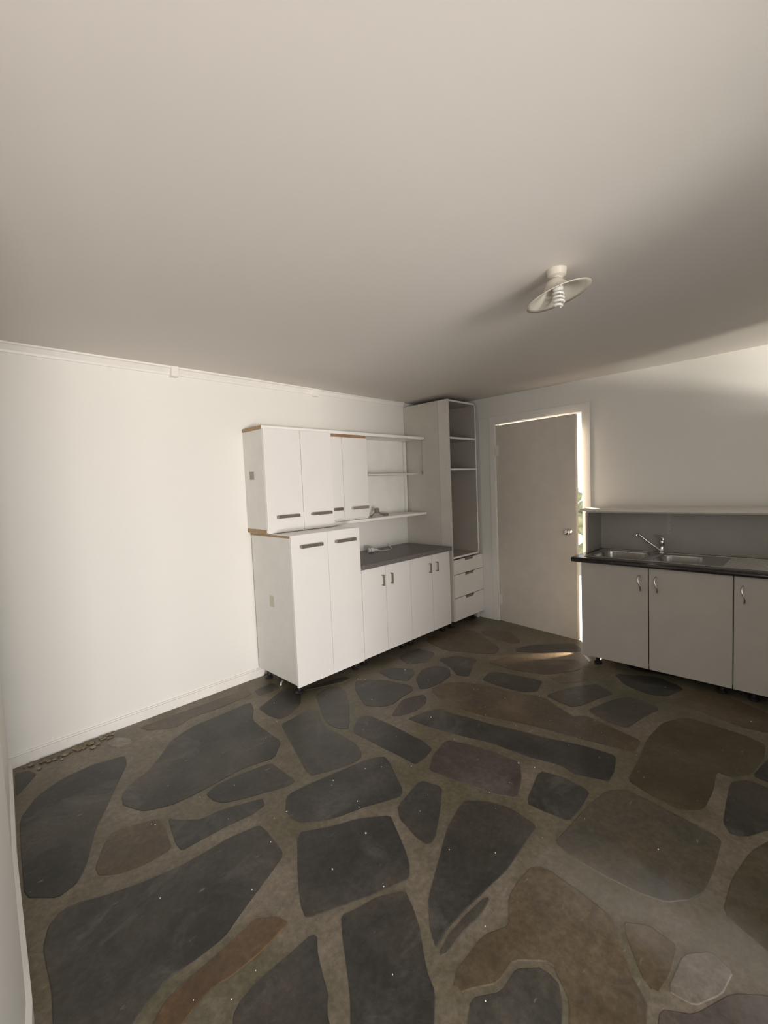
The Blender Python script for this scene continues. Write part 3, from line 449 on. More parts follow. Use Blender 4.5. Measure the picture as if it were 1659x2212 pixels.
("slate",[(-2.416,-3.313),(-2.455,-3.502),(-2.423,-3.558),(-2.208,-3.684),(-2.146,-3.674),(-2.005,-3.493),(-1.979,-3.451),(-1.972,-3.392),(-1.995,-3.366),(-2.128,-3.278),(-2.185,-3.265),(-2.376,-3.278)]),
("brown",[(-1.912,-3.395),(-1.919,-3.452),(-1.898,-3.483),(-1.769,-3.605),(-1.705,-3.623),(-1.467,-3.603),(-1.44,-3.565),(-1.522,-3.368),(-1.56,-3.324),(-1.694,-3.27),(-1.742,-3.277),(-1.886,-3.369)]),
("olive",[(-1.46,-3.359),(-1.372,-3.572),(-1.356,-3.61),(-1.322,-3.607),(-1.135,-3.585),(-1.099,-3.543),(-1.081,-3.324),(-1.101,-3.273),(-1.23,-3.199),(-1.282,-3.204),(-1.447,-3.304)]),
("slate",[(-1.021,-3.328),(-1.04,-3.555),(-1.031,-3.603),(-0.962,-3.654),(-0.926,-3.649),(-0.793,-3.571),(-0.761,-3.523),(-0.714,-3.327),(-0.73,-3.283),(-0.866,-3.228),(-0.906,-3.227),(-1.001,-3.279)]),
("slate",[(-0.654,-3.331),(-0.7,-3.523),(-0.679,-3.566),(-0.513,-3.619),(-0.469,-3.613),(-0.381,-3.53),(-0.369,-3.493),(-0.393,-3.369),(-0.415,-3.336),(-0.516,-3.27),(-0.548,-3.264),(-0.631,-3.292)]),
("grey",[(-0.333,-3.365),(-0.31,-3.484),(-0.27,-3.521),(-0.062,-3.615),(-0.013,-3.623),(0,-3.564),(0,-3.271),(-0.006,-3.214),(-0.038,-3.18),(-0.082,-3.196),(-0.299,-3.322)]),
("slate",[(-4.644,-3.01),(-4.661,-3.248),(-4.637,-3.308),(-4.482,-3.412),(-4.454,-3.431),(-4.427,-3.401),(-4.282,-3.232),(-4.27,-3.168),(-4.35,-2.973),(-4.379,-2.932),(-4.466,-2.894),(-4.502,-2.898),(-4.621,-2.958)]),
("brown",[(-4.29,-2.962),(-4.214,-3.148),(-4.167,-3.186),(-3.979,-3.211),(-3.932,-3.21),(-3.853,-3.177),(-3.835,-3.144),(-3.814,-2.985),(-3.839,-2.934),(-4.002,-2.802),(-4.066,-2.799),(-4.268,-2.91)]),
("brown",[(-3.755,-2.99),(-3.775,-3.151),(-3.763,-3.192),(-3.67,-3.262),(-3.621,-3.262),(-3.435,-3.195),(-3.396,-3.149),(-3.36,-2.957),(-3.39,-2.917),(-3.594,-2.883),(-3.645,-2.888),(-3.735,-2.95)]),
("brown",[(-3.299,-2.953),(-3.336,-3.156),(-3.321,-3.206),(-3.194,-3.291),(-3.159,-3.299),(-3.087,-3.259),(-3.073,-3.209),(-3.063,-2.963),(-3.076,-2.911),(-3.163,-2.862),(-3.193,-2.862),(-3.277,-2.909)]),
("slate",[(-0.473,-2.985),(-0.494,-3.177),(-0.481,-3.221),(-0.386,-3.283),(-0.33,-3.272),(-0.109,-3.143),(-0.072,-3.101),(-0.08,-2.991),(-0.093,-2.963),(-0.156,-2.917),(-0.207,-2.915),(-0.43,-2.946)]),
("olive",[(-4.714,-2.903),(-4.679,-2.915),(-4.652,-2.907),(-4.534,-2.847),(-4.515,-2.811),(-4.524,-2.669),(-4.551,-2.63),(-4.695,-2.548),(-4.72,-2.581),(-4.72,-2.853)]),
("slate",[(-4.464,-2.661),(-4.455,-2.808),(-4.439,-2.84),(-4.357,-2.876),(-4.305,-2.862),(-4.094,-2.746),(-4.057,-2.705),(-4.056,-2.589),(-4.088,-2.55),(-4.268,-2.443),(-4.322,-2.451),(-4.444,-2.608)]),
("olive",[(-3.996,-2.588),(-3.997,-2.708),(-3.969,-2.752),(-3.806,-2.884),(-3.763,-2.897),(-3.68,-2.839),(-3.662,-2.791),(-3.642,-2.573),(-3.668,-2.526),(-3.833,-2.476),(-3.88,-2.48),(-3.979,-2.554)]),
("grey",[(-3.582,-2.568),(-3.601,-2.783),(-3.568,-2.827),(-3.361,-2.861),(-3.309,-2.859),(-3.225,-2.811),(-3.211,-2.788),(-3.217,-2.708),(-3.247,-2.662),(-3.416,-2.48),(-3.463,-2.458),(-3.561,-2.52)]),
("grey",[(-0.172,-2.557),(-0.137,-2.816),(-0.121,-2.869),(-0.062,-2.912),(-0.044,-2.915),(-0.007,-2.893),(0,-2.843),(0,-2.582),(-0.023,-2.533),(-0.155,-2.514)]),
("slate",[(-0.473,-2.199),(-0.434,-2.409),(-0.4,-2.448),(-0.247,-2.462),(-0.218,-2.463),(-0.208,-2.43),(-0.159,-2.25),(-0.169,-2.193),(-0.279,-2.047),(-0.322,-2.04),(-0.457,-2.144)]),
("slate",[(-0.101,-2.267),(-0.145,-2.426),(-0.132,-2.457),(-0.02,-2.473),(0,-2.443),(0,-2.254),(-0.012,-2.223),(-0.081,-2.236)]),
("olive",[(-0.254,-1.928),(-0.26,-1.964),(-0.241,-1.998),(-0.125,-2.152),(-0.091,-2.177),(-0.014,-2.162),(0,-2.12),(0,-1.893),(-0.007,-1.851),(-0.046,-1.838),(-0.079,-1.847),(-0.227,-1.91)]),
("brown",[(-0.259,-0.34),(-0.208,-0.504),(-0.173,-0.532),(-0.026,-0.527),(0,-0.483),(0,-0.24),(-0.007,-0.19),(-0.044,-0.148),(-0.078,-0.163),(-0.239,-0.289)]),
("brown",[(-2.162,-0.023),(-2.159,-0.1),(-2.12,-0.143),(-1.904,-0.311),(-1.843,-0.324),(-1.714,-0.234),(-1.694,-0.191),(-1.709,-0.037),(-1.77,-0.01),(-2.104,-0.01)]),
("grey",[(-1.649,-0.036),(-1.634,-0.187),(-1.615,-0.221),(-1.519,-0.266),(-1.473,-0.266),(-1.306,-0.225),(-1.283,-0.19),(-1.317,-0.037),(-1.365,-0.01),(-1.609,-0.01)]),
("olive",[(-1.255,-0.037),(-1.221,-0.19),(-1.202,-0.222),(-1.126,-0.252),(-1.098,-0.248),(-1.019,-0.198),(-1.004,-0.166),(-0.999,-0.033),(-1.032,-0.01),(-1.227,-0.01)]),
("slate",[(-0.938,-0.032),(-0.944,-0.159),(-0.907,-0.188),(-0.691,-0.225),(-0.645,-0.204),(-0.603,-0.045),(-0.599,-0.014),(-0.646,-0.01),(-0.894,-0.01)]),
("olive",[(-0.544,-0.06),(-0.591,-0.231),(-0.595,-0.266),(-0.555,-0.272),(-0.349,-0.27),(-0.283,-0.246),(-0.109,-0.11),(-0.08,-0.078),(-0.089,-0.028),(-0.095,-0.015),(-0.151,-0.01),(-0.445,-0.01),(-0.516,-0.02)]),
]

H = 2.341
XB, YB = -4.75, -3.8          # far left side and back of the room behind the camera

# ------------------------------------------------------------------ setting
struct(boxes('wall_back', [(XB, -2.402 + 2.52, 0, 0.12, -0.02, H + 0.1)], wall_m, bev=0))

# entrance wall with the doorway (opening y -1.64 .. -0.765)
struct(boxes('wall_right', [(0, 0.12, -0.765, 0.0, -0.02, H + 0.1), (0, 0.12, YB, -1.645, -0.02, H + 0.1),
                            (0, 0.12, -1.645, -0.765, 2.062, H + 0.1)], wall_m, bev=0))
# left wall, running very slightly out of square, ending where the room widens
bm = bmesh.new()
pl = [(-3.932, 0.0), (-4.000, -0.87), (-4.039, -1.6), (-4.125, -2.25), (-4.22, -2.25), (-4.14, 0.0)]
a = [bm.verts.new((x, y, -0.02)) for x, y in pl]
b = [bm.verts.new((x, y, H + 0.05)) for x, y in pl]
for k in range(len(pl)):
    bm.faces.new((a[k], a[(k + 1) % len(pl)], b[(k + 1) % len(pl)], b[k]))
bm.faces.new(a[::-1]); bm.faces.new(b)
struct(obj('wall_left', bm, wall_m))
struct(boxes('wall_alcove', [(XB, -4.13, -2.25, -2.15, -0.02, H + 0.05), (XB - 0.1, XB, YB - 0.1, -2.15, -0.02, H + 0.05)], wall_m, bev=0))
# wall behind the camera with a wide garden doorway
struct(boxes('wall_front', [(XB - 0.1, -4.60, YB - 0.1, YB, -0.02, H + 0.05), (-2.88, -0.95, YB - 0.1, YB, -0.02, H + 0.05), (-0.20, 0.12, YB - 0.1, YB, -0.02, H + 0.05),
                            (-0.95, -0.20, YB - 0.1, YB, -0.02, 1.72), (-0.95, -0.20, YB - 0.1, YB, 2.22, H + 0.05),
                            (-4.60, -2.88, YB - 0.1, YB, 2.08, H + 0.05)], wall_m, bev=0))

# ceiling: gently uneven plaster
bm = bmesh.new()
nx, ny = 52, 44
grid = []
random.seed(3)
for j in range(ny + 1):
    row = []
    for i in range(nx + 1):
        x = XB - 0.1 + (0.2 - XB + 0.02) * i / nx
        y = YB - 0.1 + (0.22 - YB) * j / ny
        z = H + 0.003 * math.sin(x * 2.1 + 0.6) * math.cos(y * 1.7) + 0.002 * math.sin(y * 3.3 + x)
        row.append(bm.verts.new((x, y, z)))
    grid.append(row)
for j in range(ny):
    for i in range(nx):
        bm.faces.new((grid[j][i], grid[j + 1][i], grid[j + 1][i + 1], grid[j][i + 1]))
ex = bmesh.ops.extrude_face_region(bm, geom=list(bm.faces))
bmesh.ops.translate(bm, vec=(0, 0, 0.15), verts=[v for v in ex['geom'] if isinstance(v, bmesh.types.BMVert)])
for v in bm.verts:
    if v.co.z > H + 0.1:
        v.co.z = H + 0.2
struct(obj('ceiling', bm, ceil_m, smooth=False))

# floor: mortar bed with irregular flagstones
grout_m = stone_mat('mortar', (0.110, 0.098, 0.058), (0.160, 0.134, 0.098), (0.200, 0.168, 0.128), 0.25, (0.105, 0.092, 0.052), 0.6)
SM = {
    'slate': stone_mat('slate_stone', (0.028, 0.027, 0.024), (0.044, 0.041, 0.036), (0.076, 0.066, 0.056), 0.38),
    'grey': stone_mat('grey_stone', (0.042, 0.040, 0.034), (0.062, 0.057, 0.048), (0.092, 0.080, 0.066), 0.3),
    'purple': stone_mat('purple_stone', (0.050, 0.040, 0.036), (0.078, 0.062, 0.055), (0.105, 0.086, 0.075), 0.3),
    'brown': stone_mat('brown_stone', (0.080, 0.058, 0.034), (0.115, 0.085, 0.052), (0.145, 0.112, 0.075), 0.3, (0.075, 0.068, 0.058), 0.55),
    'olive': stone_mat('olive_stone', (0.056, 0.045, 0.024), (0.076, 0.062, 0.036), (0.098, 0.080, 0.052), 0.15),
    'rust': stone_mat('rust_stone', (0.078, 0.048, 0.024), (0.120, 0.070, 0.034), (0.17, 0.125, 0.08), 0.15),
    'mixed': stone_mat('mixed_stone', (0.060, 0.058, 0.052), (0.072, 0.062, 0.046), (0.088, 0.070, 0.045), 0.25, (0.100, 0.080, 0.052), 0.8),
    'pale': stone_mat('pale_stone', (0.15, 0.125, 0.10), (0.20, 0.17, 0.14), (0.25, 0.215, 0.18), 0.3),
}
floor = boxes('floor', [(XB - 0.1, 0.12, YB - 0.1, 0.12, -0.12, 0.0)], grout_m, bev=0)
struct(floor)
STONE_LABEL = {'brown': 'brown flagstone', 'rust': 'rust-brown flagstone', 'pale': 'pale sandy flagstone',
               'purple': 'purplish flagstone', 'olive': 'olive-brown flagstone'}
random.seed(11)
for kind, pts in STONES:
    bm = bmesh.new()
    top = 0.0014 + random.uniform(0, 0.0014)
    n = len(pts)
    lo = [bm.verts.new((x, y, -0.004)) for x, y in pts]
    mid = [bm.verts.new((x, y, top - 0.0012)) for x, y in pts]
    hi = []
    for k in range(n):
        p0, p1, p2 = Vector(pts[k - 1]), Vector(pts[k]), Vector(pts[(k + 1) % n])
        t_ = (p2 - p0).normalized()
        hi.append(bm.verts.new((p1.x - t_.y * 0.003, p1.y + t_.x * 0.003, top)))
    for k in range(n):
        k2 = (k + 1) % n
        bm.faces.new((lo[k], lo[k2], mid[k2], mid[k]))
        bm.faces.new((mid[k], mid[k2], hi[k2], hi[k]))
    for tri in tessellate_polygon([[v.co.copy() for v in hi]]):
        try:
            f = bm.faces.new([hi[q] for q in tri])
        except ValueError:
            continue
        f.normal_update()
        if f.normal.z < 0:
            f.normal_flip()
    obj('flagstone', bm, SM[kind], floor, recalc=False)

# paint flakes and grit lying about
bm = bmesh.new()
chips = [(-2.563, -0.492), (-2.805, -1.443), (-1.577, -0.83), (-1.933, -0.661), (-2.01, -1.438), (-2.073, -2.07),
         (-3.228, -1.55), (-2.928, -1.815), (-3.137, -1.849), (-2.823, -1.645), (-2.211, -2.741), (-3.083, -1.45),
         (-0.832, -2.902), (-0.655, -2.425), (-1.319, -1.827), (-2.053, -2.15)]
random.seed(21)
for k in range(70):
    chips.append((random.uniform(-3.7, -1.2), random.uniform(-2.6, -0.7)))
for k, (x, y) in enumerate(chips):
    s = random.uniform(0.0022, 0.0045) if k < 16 else random.uniform(0.0008, 0.002)
    a0 = random.uniform(0, 6.28)
    nn = random.choice((4, 5))
    v = [(x + s * random.uniform(0.6, 1.3) * math.cos(a0 + 6.283 * q / nn), y + s * random.uniform(0.5, 1.2) * math.sin(a0 + 6.283 * q / nn)) for q in range(nn)]
    lo = [bm.verts.new((p, q, 0.0035)) for p, q in v]
    hi = [bm.verts.new((p, q, 0.0065)) for p, q in v]
    for q in range(nn):
        bm.faces.new((lo[q], lo[(q + 1) % nn], hi[(q + 1) % nn], hi[q]))
    bm.faces.new(hi); bm.faces.new(lo[::-1])
o = obj('paint_flakes', bm, plastic_m)
o['kind'] = 'stuff'
tag(o, 'tiny white paint flakes scattered over the flagstones', 'debris')

# crumbled plaster along the skirting
bm = bmesh.new()
for k in range(46):
    u = random.gauss(0, 1)
    x = -3.62 + 0.13 * u
    y = -0.045 - abs(random.gauss(0, 0.035))
    r = random.uniform(0.006, 0.02)
    res = bmesh.ops.create_icosphere(bm, subdivisions=1, radius=r)
    for vv in res['verts']:
        vv.co *= random.uniform(0.75, 1.2)
        vv.co.z *= 0.35
    bmesh.ops.translate(bm, vec=(x, y, 0.006), verts=res['verts'])
o = obj('crumbled_mortar', bm, mat('crumbled_mortar', (0.30, 0.25, 0.17), 0.9, col2=(0.16, 0.13, 0.09), scale=40))
o['kind'] = 'stuff'
tag(o, 'crumbs of yellowish mortar along the skirting at the left wall', 'debris')

# skirting boards
bm = bmesh.new()
box(bm, -3.94, -2.36, -0.016, 0.002, 0, 0.060, bev=0.001)
box(bm, -3.94, -2.36, -0.010, 0.002, 0.060, 0.070, bev=0.002)
struct(obj('baseboard_back', bm, trim_m))
bm = bmesh.new()
pl = [(-3.932, 0.0), (-4.000, -0.87), (-4.039, -1.6), (-4.125, -2.25)]
for (p, q) in zip(pl, pl[1:]):
    d = (Vector(q) - Vector(p)).normalized()
    nn = Vector((-d.y, d.x))   # towards the room
    if nn.x < 0:
        nn = -nn
    for th, z0, z1 in ((0.0, 0, 0.066),):
        c = [Vector(p) - nn * 0.004, Vector(q) - nn * 0.004, Vector(q) + nn * 0.014, Vector(p) + nn * 0.014]
        lo = [bm.verts.new((v.x, v.y, z0)) for v in c]
        hi = [bm.verts.new((v.x, v.y, z1)) for v in c]
        for k in range(4):
            bm.faces.new((lo[k], lo[(k + 1) % 4], hi[(k + 1) % 4], hi[k]))
        bm.faces.new(hi); bm.faces.new(lo[::-1])
struct(obj('baseboard_left', bm, trim_m))
struct(boxes('baseboard_right', [(-0.012, 0.001, -0.70, -0.02, 0, 0.055), (-0.012, 0.001, -3.79, -1.72, 0, 0.055)], trim_m))

# cornice along the back wall, three lengths with joint covers
def cornice(x0, x1, dy, dz, name='cornice_length', parent=None):
    bm = bmesh.new()
    prism_x(bm, [(0.0, H + 0.006), (0.0, H - dz), (-0.010, H - dz), (-0.014, H - dz + 0.012), (-dy + 0.010, H - 0.014),
                 (-dy, H - 0.010), (-dy, H + 0.006)], x0, x1)
    return obj(name, bm, trim_m, parent)
cor = cornice(-3.945, -2.93, 0.042, 0.052, 'trim_1')
struct(cor)
cornice(-2.885, -1.735, 0.038, 0.050, 'cornice_length', cor)
cornice(-1.700, -0.565, 0.030, 0.044, 'cornice_length', cor)
for x in (-2.908, -1.718):
    boxes('joint_cover', [(x - 0.024, x + 0.024, -0.05 if x < -2 else -0.04, 0.0, H - 0.066, H + 0.004)], trim_m, cor, bev=0.003)

# door frame
fr = boxes('trim_2', [(-0.002, 0.12, -0.770, -0.752, 0.0, 2.060), (-0.002, 0.12, -1.650, -1.636, 0.0, 2.060),
                      (-0.002, 0.12, -1.650, -0.752, 2.056, 2.074)], trim_m)
struct(fr)
boxes('architrave', [(-0.016, 0, -0.762, -0.703, 0.0, 2.066)], wall_m, fr, bev=0.002)
boxes('architrave', [(-0.016, 0, -1.714, -1.643, 0.0, 2.066)], wall_m, fr, bev=0.002)
boxes('architrave', [(-0.016, 0, -1.714, -0.703, 2.062, 2.138)], wall_m, fr, bev=0.002)
boxes('door_stop', [(0.045, 0.060, -0.785, -0.770, 0.0, 2.056), (0.045, 0.060, -1.636, -1.622, 0.0, 2.056)], trim_m, fr, bev=0.001)
struct(boxes('trim_3', [(-0.008, 0, -0.703, -0.575, 0.0, 2.128)], wall_m, bev=0.002))

# door leaf, hung on the left, ajar into the room
door = thing('door_1', 'plain white flush door standing slightly ajar', 'door', (-0.004, -0.776, 0.0))
del door['category']; del door['label']
struct(door)
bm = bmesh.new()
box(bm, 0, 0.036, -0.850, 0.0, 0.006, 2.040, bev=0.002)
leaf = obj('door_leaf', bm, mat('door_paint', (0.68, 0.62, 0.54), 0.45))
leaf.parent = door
bm = bmesh.new()
lathe(bm, [(0.030, 0.0), (0.030, 0.006), (0.012, 0.010), (0.011, 0.034), (0.020, 0.040), (0.0275, 0.050), (0.027, 0.060), (0.017, 0.066), (0.004, 0.067)], 32,
      Matrix.Translation((0.0, -0.785, 0.992)) @ Matrix.Rotation(math.radians(-90), 4, 'Y'))
kn = obj('door_knob', bm, chrome_m, smooth=True)
kn.parent = door
for z0, z1 in ((1.733, 1.837), (0.180, 0.284)):
    bm = bmesh.new()
    tube(bm, [(-0.006, 0.004, z0), (-0.006, 0.004, z1)], 0.006, 10)
    box(bm, -0.0025, 0.001, -0.030, 0.0, z0, z1)
    hg = obj('hinge', bm, trim_m)
    hg.parent = door
door.rotation_euler = (0, 0, math.radians(-7.0))

# outside the entrance: path and a hedge, glimpsed through the gap
g = boxes('ground_outside', [(0.12, 9, -8, 8, -0.2, -0.05), (-9, -0.0, -12, YB - 0.1, -0.2, -0.03)], earth_m, bev=0)
g['kind'] = 'structure'
random.seed(4)
bm = bmesh.new()
for k in range(260):
    res = bmesh.ops.create_icosphere(bm, subdivisions=1, radius=random.uniform(0.08, 0.2))
    p = (4.6 + random.uniform(-0.35, 0.35), random.uniform(-1.5, 4.5), random.uniform(0.0, 1.25))
    for vv in res['verts']:
        vv.co *= random.uniform(0.7, 1.2)
    bmesh.ops.translate(bm, vec=p, verts=res['verts'])
o = obj('hedge', bm, grass_m)
tag(o, 'green hedge outside, glimpsed through the gap of the door', 'hedge')

# ------------------------------------------------------------------ cabinet parts
def bar_handle(x0, x1, z, y, parent, m=bar_m):
    bm = bmesh.new()
    box(bm, x0, x1, y - 0.030, y - 0.022, z - 0.011, z + 0.011, bev=0.0015)
    box(bm, x0, x0 + 0.012, y - 0.024, y + 0.001, z - 0.009, z + 0.009, bev=0.001)
    box(bm, x1 - 0.012, x1, y - 0.024, y + 0.001, z - 0.009, z + 0.009, bev=0.001)
    return obj('handle', bm, m, parent)

def leg_at(x, y, z1, parent):
    bm = bmesh.new()
    lathe(bm, [(0.030, 0.004), (0.032, 0.010), (0.024, 0.018), (0.015, 0.024), (0.014, z1 - 0.012), (0.028, z1 - 0.008), (0.030, z1)],
          20, Matrix.Translation((x, y, 0)))
    return obj('leg', bm, black_m, parent, smooth=False)

def carcass(name, x0, x1, y0, y1, z0, z1, parent, m=side_m, t=0.016, top=True, front='y'):
    """open-fronted box made of panels; y0 is the front"""
    L = [(x0, x0 + t, y0, y1, z0, z1), (x1 - t, x1, y0, y1, z0, z1), (x0 + t, x1 - t, y0, y1, z0, z0 + t),
         (x0 + t, x1 - t, y1 - 0.006, y1, z0 + t, z1)]
    if top:
        L.append((x0 + t, x1 - t, y0, y1, z1 - t, z1))
    return boxes(name, L, m, parent, bev=0.0008)

# tall low cupboard, left end of the run
T1 = thing('tall_base_cabinet', 'chest-high white two-door cupboard with bar handles near the door tops', 'cabinet', (-2.08, -0.28, 0))
T1['label'] = 'chest-high white two-door cupboard on black feet, at left end of the floor units'
carcass('carcass', -2.402, -1.762, -0.545, -0.020, 0.084, 1.136, T1, top=False)
boxes('top_panel', [(-2.402, -1.762, -0.545, -0.005, 1.136, 1.152)], ply_m, T1, bev=0)
boxes('top_veneer', [(-2.400, -1.764, -0.562, -0.005, 1.1525, 1.1545)], edge_m, T1, bev=0)
d = boxes('door', [(-2.402, -2.083, -0.563, -0.546, 0.070, 1.156)], white_m, T1)
bar_handle(-2.333, -2.142, 1.071, -0.563, d)
d = boxes('door', [(-2.080, -1.762, -0.563, -0.546, 0.070, 1.156)], white_m, T1)
bar_handle(-2.015, -1.819, 1.071, -0.563, d)
for x, y in ((-2.355, -0.500), (-1.81, -0.500), (-2.355, -0.085), (-1.81, -0.085)):
    leg_at(x, y, 0.084, T1)
o = boxes('sticker', [(-2.4035, -2.4019, -0.300, -0.240, 0.610, 0.695)], yellow_m, T1, bev=0)
o['label'] = 'yellowed rectangular sticker mark'

# two low two-door units
def d_handle(x, z0, z1, y, side, parent):
    bm = bmesh.new()
    w_ = 0.012
    box(bm, x - w_ / 2, x + w_ / 2, y - 0.028, y - 0.021, z0, z1, bev=0.0015)
    box(bm, x - w_ / 2, x + w_ / 2, y - 0.026, y + 0.001, z1 - 0.008, z1, bev=0.001)
    box(bm, x - w_ / 2, x + w_ / 2, y - 0.026, y + 0.001, z0, z0 + 0.008, bev=0.001)
    return obj('handle', bm, bar_m, parent)

def base_unit(x0, xs, x1, label, group):
    T = thing('base_cabinet', label, 'cabinet', ((x0 + x1) / 2, -0.28, 0), group)
    carcass('carcass', x0, x1, -0.548, -0.020, 0.090, 0.812, T, m=side_m, top=True)
    for (a_, b_, hx) in ((x0, xs - 0.0015, xs - 0.042), (xs + 0.0015, x1, xs + 0.062)):
        d = boxes('door', [(a_ + 0.0012, b_ - 0.0012, -0.566, -0.549, 0.078, 0.806)], white_m, T)
        d_handle(hx, 0.643, 0.733, -0.566, 1, d)
    for x, y in ((x0 + 0.05, -0.49), (x1 - 0.05, -0.49), (x0 + 0.05, -0.09), (x1 - 0.05, -0.09)):
        leg_at(x, y, 0.090, T)
    return T
base_unit(-1.760, -1.487, -1.173, 'low white two-door unit under the grey worktop, next to the chest-high cupboard', 'low two-door units under the grey worktop')
base_unit(-1.171, -0.862, -0.583, 'low white two-door unit under the grey worktop, next to the tall open larder', 'low two-door units under the grey worktop')
o = boxes('worktop', [(-1.761, -0.573, -0.592, -0.001, 0.813, 0.850)], grey_top_m, bev=0.004)
tag(o, 'grey speckled laminate worktop over the low white units', 'worktop')

# tall open larder with three drawers
T = thing('tall_larder', 'tall open white larder with shelves above three drawers, standing in the corner', 'cabinet', (-0.3, -0.29, 0))
xl, xr, yf, zt = -0.555, -0.052, -0.564, 2.292
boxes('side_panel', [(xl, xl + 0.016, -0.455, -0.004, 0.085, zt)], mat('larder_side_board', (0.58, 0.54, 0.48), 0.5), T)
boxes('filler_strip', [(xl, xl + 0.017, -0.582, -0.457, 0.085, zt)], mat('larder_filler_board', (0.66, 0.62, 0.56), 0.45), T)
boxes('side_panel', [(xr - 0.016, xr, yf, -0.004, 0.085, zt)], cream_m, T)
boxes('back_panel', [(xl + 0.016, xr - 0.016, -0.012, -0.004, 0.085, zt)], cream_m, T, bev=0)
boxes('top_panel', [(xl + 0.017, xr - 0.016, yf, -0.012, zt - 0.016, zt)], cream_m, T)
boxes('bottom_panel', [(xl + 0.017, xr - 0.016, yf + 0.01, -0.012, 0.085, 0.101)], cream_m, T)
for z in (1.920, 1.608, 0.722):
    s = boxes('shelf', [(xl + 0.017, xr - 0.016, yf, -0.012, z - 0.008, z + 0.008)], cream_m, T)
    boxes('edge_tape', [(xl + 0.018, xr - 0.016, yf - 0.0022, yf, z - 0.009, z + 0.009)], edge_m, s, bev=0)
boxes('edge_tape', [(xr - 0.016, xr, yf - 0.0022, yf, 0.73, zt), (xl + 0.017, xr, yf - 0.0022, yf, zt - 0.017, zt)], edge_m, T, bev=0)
for (x_, y_, z_) in ((xr - 0.0172, -0.50, 0.775), (xr - 0.0172, -0.12, 0.775)):
    bm = bmesh.new()
    bmesh.ops.create_cone(bm, cap_ends=True, segments=12, radius1=0.005, radius2=0.005, depth=0.003,
                          matrix=Matrix.Translation((x_, y_, z_)) @ Matrix.Rotation(math.radians(90), 4, 'Y'))
    obj('peg_hole_cover', bm, plate_m, T)
bm = bmesh.new()
bmesh.ops.create_cone(bm, cap_ends=True, segments=12, radius1=0.004, radius2=0.004, depth=0.003,
                      matrix=Matrix.Translation((xl - 0.001, -0.53, 1.62)) @ Matrix.Rotation(math.radians(90), 4, 'Y'))
obj('screw_head', bm, plate_m, T)
for z0, z1 in ((0.556, 0.702), (0.318, 0.550), (0.084, 0.312)):
    d = boxes('drawer', [(xl + 0.020, -0.012, -0.583, -0.566, z0, z1)], white_m, T)
    boxes('drawer_box', [(xl + 0.03, xr - 0.03, -0.566, -0.10, z0 + 0.02, z1 - 0.03)], side_m, d, bev=0)
    boxes('handle', [(-0.345, -0.212, -0.588, -0.580, z1 - 0.022, z1 + 0.001), (-0.345, -0.212, -0.596, -0.580, z1 - 0.004, z1 + 0.001)], bar_m, d, bev=0.0008)
for x, y in ((xl + 0.05, -0.50), (xr - 0.05, -0.50), (xl + 0.05, -0.09), (xr - 0.05, -0.09)):
    leg_at(x, y, 0.085, T)
boxes('side_batten', [(-0.047, -0.030, -0.53, -0.505, 0.0, 0.55)], trim_m, T)

# ------------------------------------------------------------------ wall units
W = thing('wall_shelf_unit', 'long white wall shelf boards framing the hanging cupboards, open at the right end', 'shelf', (-1.5, -0.14, 1.16))
YU = -0.285
boxes('shelf_board', [(-2.418, -0.566, YU + 0.002, -0.002, 1.926, 1.951)], edge_m, W)
boxes('end_grain', [(-2.4205, -2.418, YU + 0.002, -0.002, 1.926, 1.951)], ply_m, W, bev=0)
boxes('shelf_board', [(-2.418, -0.566, YU + 0.002, -0.002, 1.163, 1.186)], edge_m, W)
boxes('end_grain', [(-2.4205, -2.418, YU + 0.002, -0.002, 1.158, 1.187)], ply_m, W, bev=0)
boxes('middle_shelf', [(-1.350, -0.66, YU + 0.02, -0.008, 1.574, 1.586)], mat('thin_shelf', (0.74, 0.71, 0.66), 0.4), W)
boxes('back_panel', [(-1.352, -0.600, -0.0075, -0.001, 1.186, 1.926)], edge_m, W, bev=0)
boxes('corner_batten', [(-0.590, -0.566, -0.030, -0.001, 1.187, 1.925)], edge_m, W, bev=0.002)
bm = bmesh.new()
tube(bm, [(-0.598, YU + 0.012, 1.926), (-0.598, YU + 0.012, 1.60)], 0.0018, 8)
box(bm, -0.603, -0.593, YU + 0.006, YU + 0.018, 1.572, 1.61, bev=0.001)
obj('hanging_rod', bm, bar_m, W)

def wall_cab(x0, xs, x1, yf, z0, z1, dz0, dz1, label, handles):
    T = thing('wall_cabinet', label, 'cabinet', ((x0 + x1) / 2, -0.14, z0))
    carcass('carcass', x0, x1, yf + 0.018, -0.002, z0, z1, T, top=True)
    for (a_, b_), h in zip(((x0, xs - 0.0012), (xs + 0.0012, x1)), handles):
        d = boxes('door', [(a_ + 0.001, b_ - 0.001, yf, yf + 0.017, dz0, dz1)], white_m, T)
        if h:
            bar_handle(h[0], h[1], h[2], yf, d, h[3])
    return T
W1 = wall_cab(-2.4175, -2.098, -1.794, -0.302, 1.1875, 1.925, 1.158, 1.930,
              'hanging white two-door cupboard, the left one above the chest-high cupboard',
              ((-2.342, -2.150, 1.277, bar_m), (-2.031, -1.835, 1.277, bar_m)))
o = boxes('socket_plate', [(-2.4200, -2.4172, -0.142, -0.080, 1.562, 1.625)], plate_m, W1, bev=0.0006)
o['label'] = 'small grey plate on the side'
W2 = wall_cab(-1.790, -1.655, -1.366, -0.272, 1.1875, 1.925, 1.205, 1.902,
              'hanging white two-door cupboard, the right one with a brown strip above its doors',
              (None, (-1.581, -1.393, 1.292, steel_m)))
hd = [c for c in W2.children if c.name.startswith('door')][0]
bar_handle(-1.789, -1.690, 1.294, -0.272, hd)
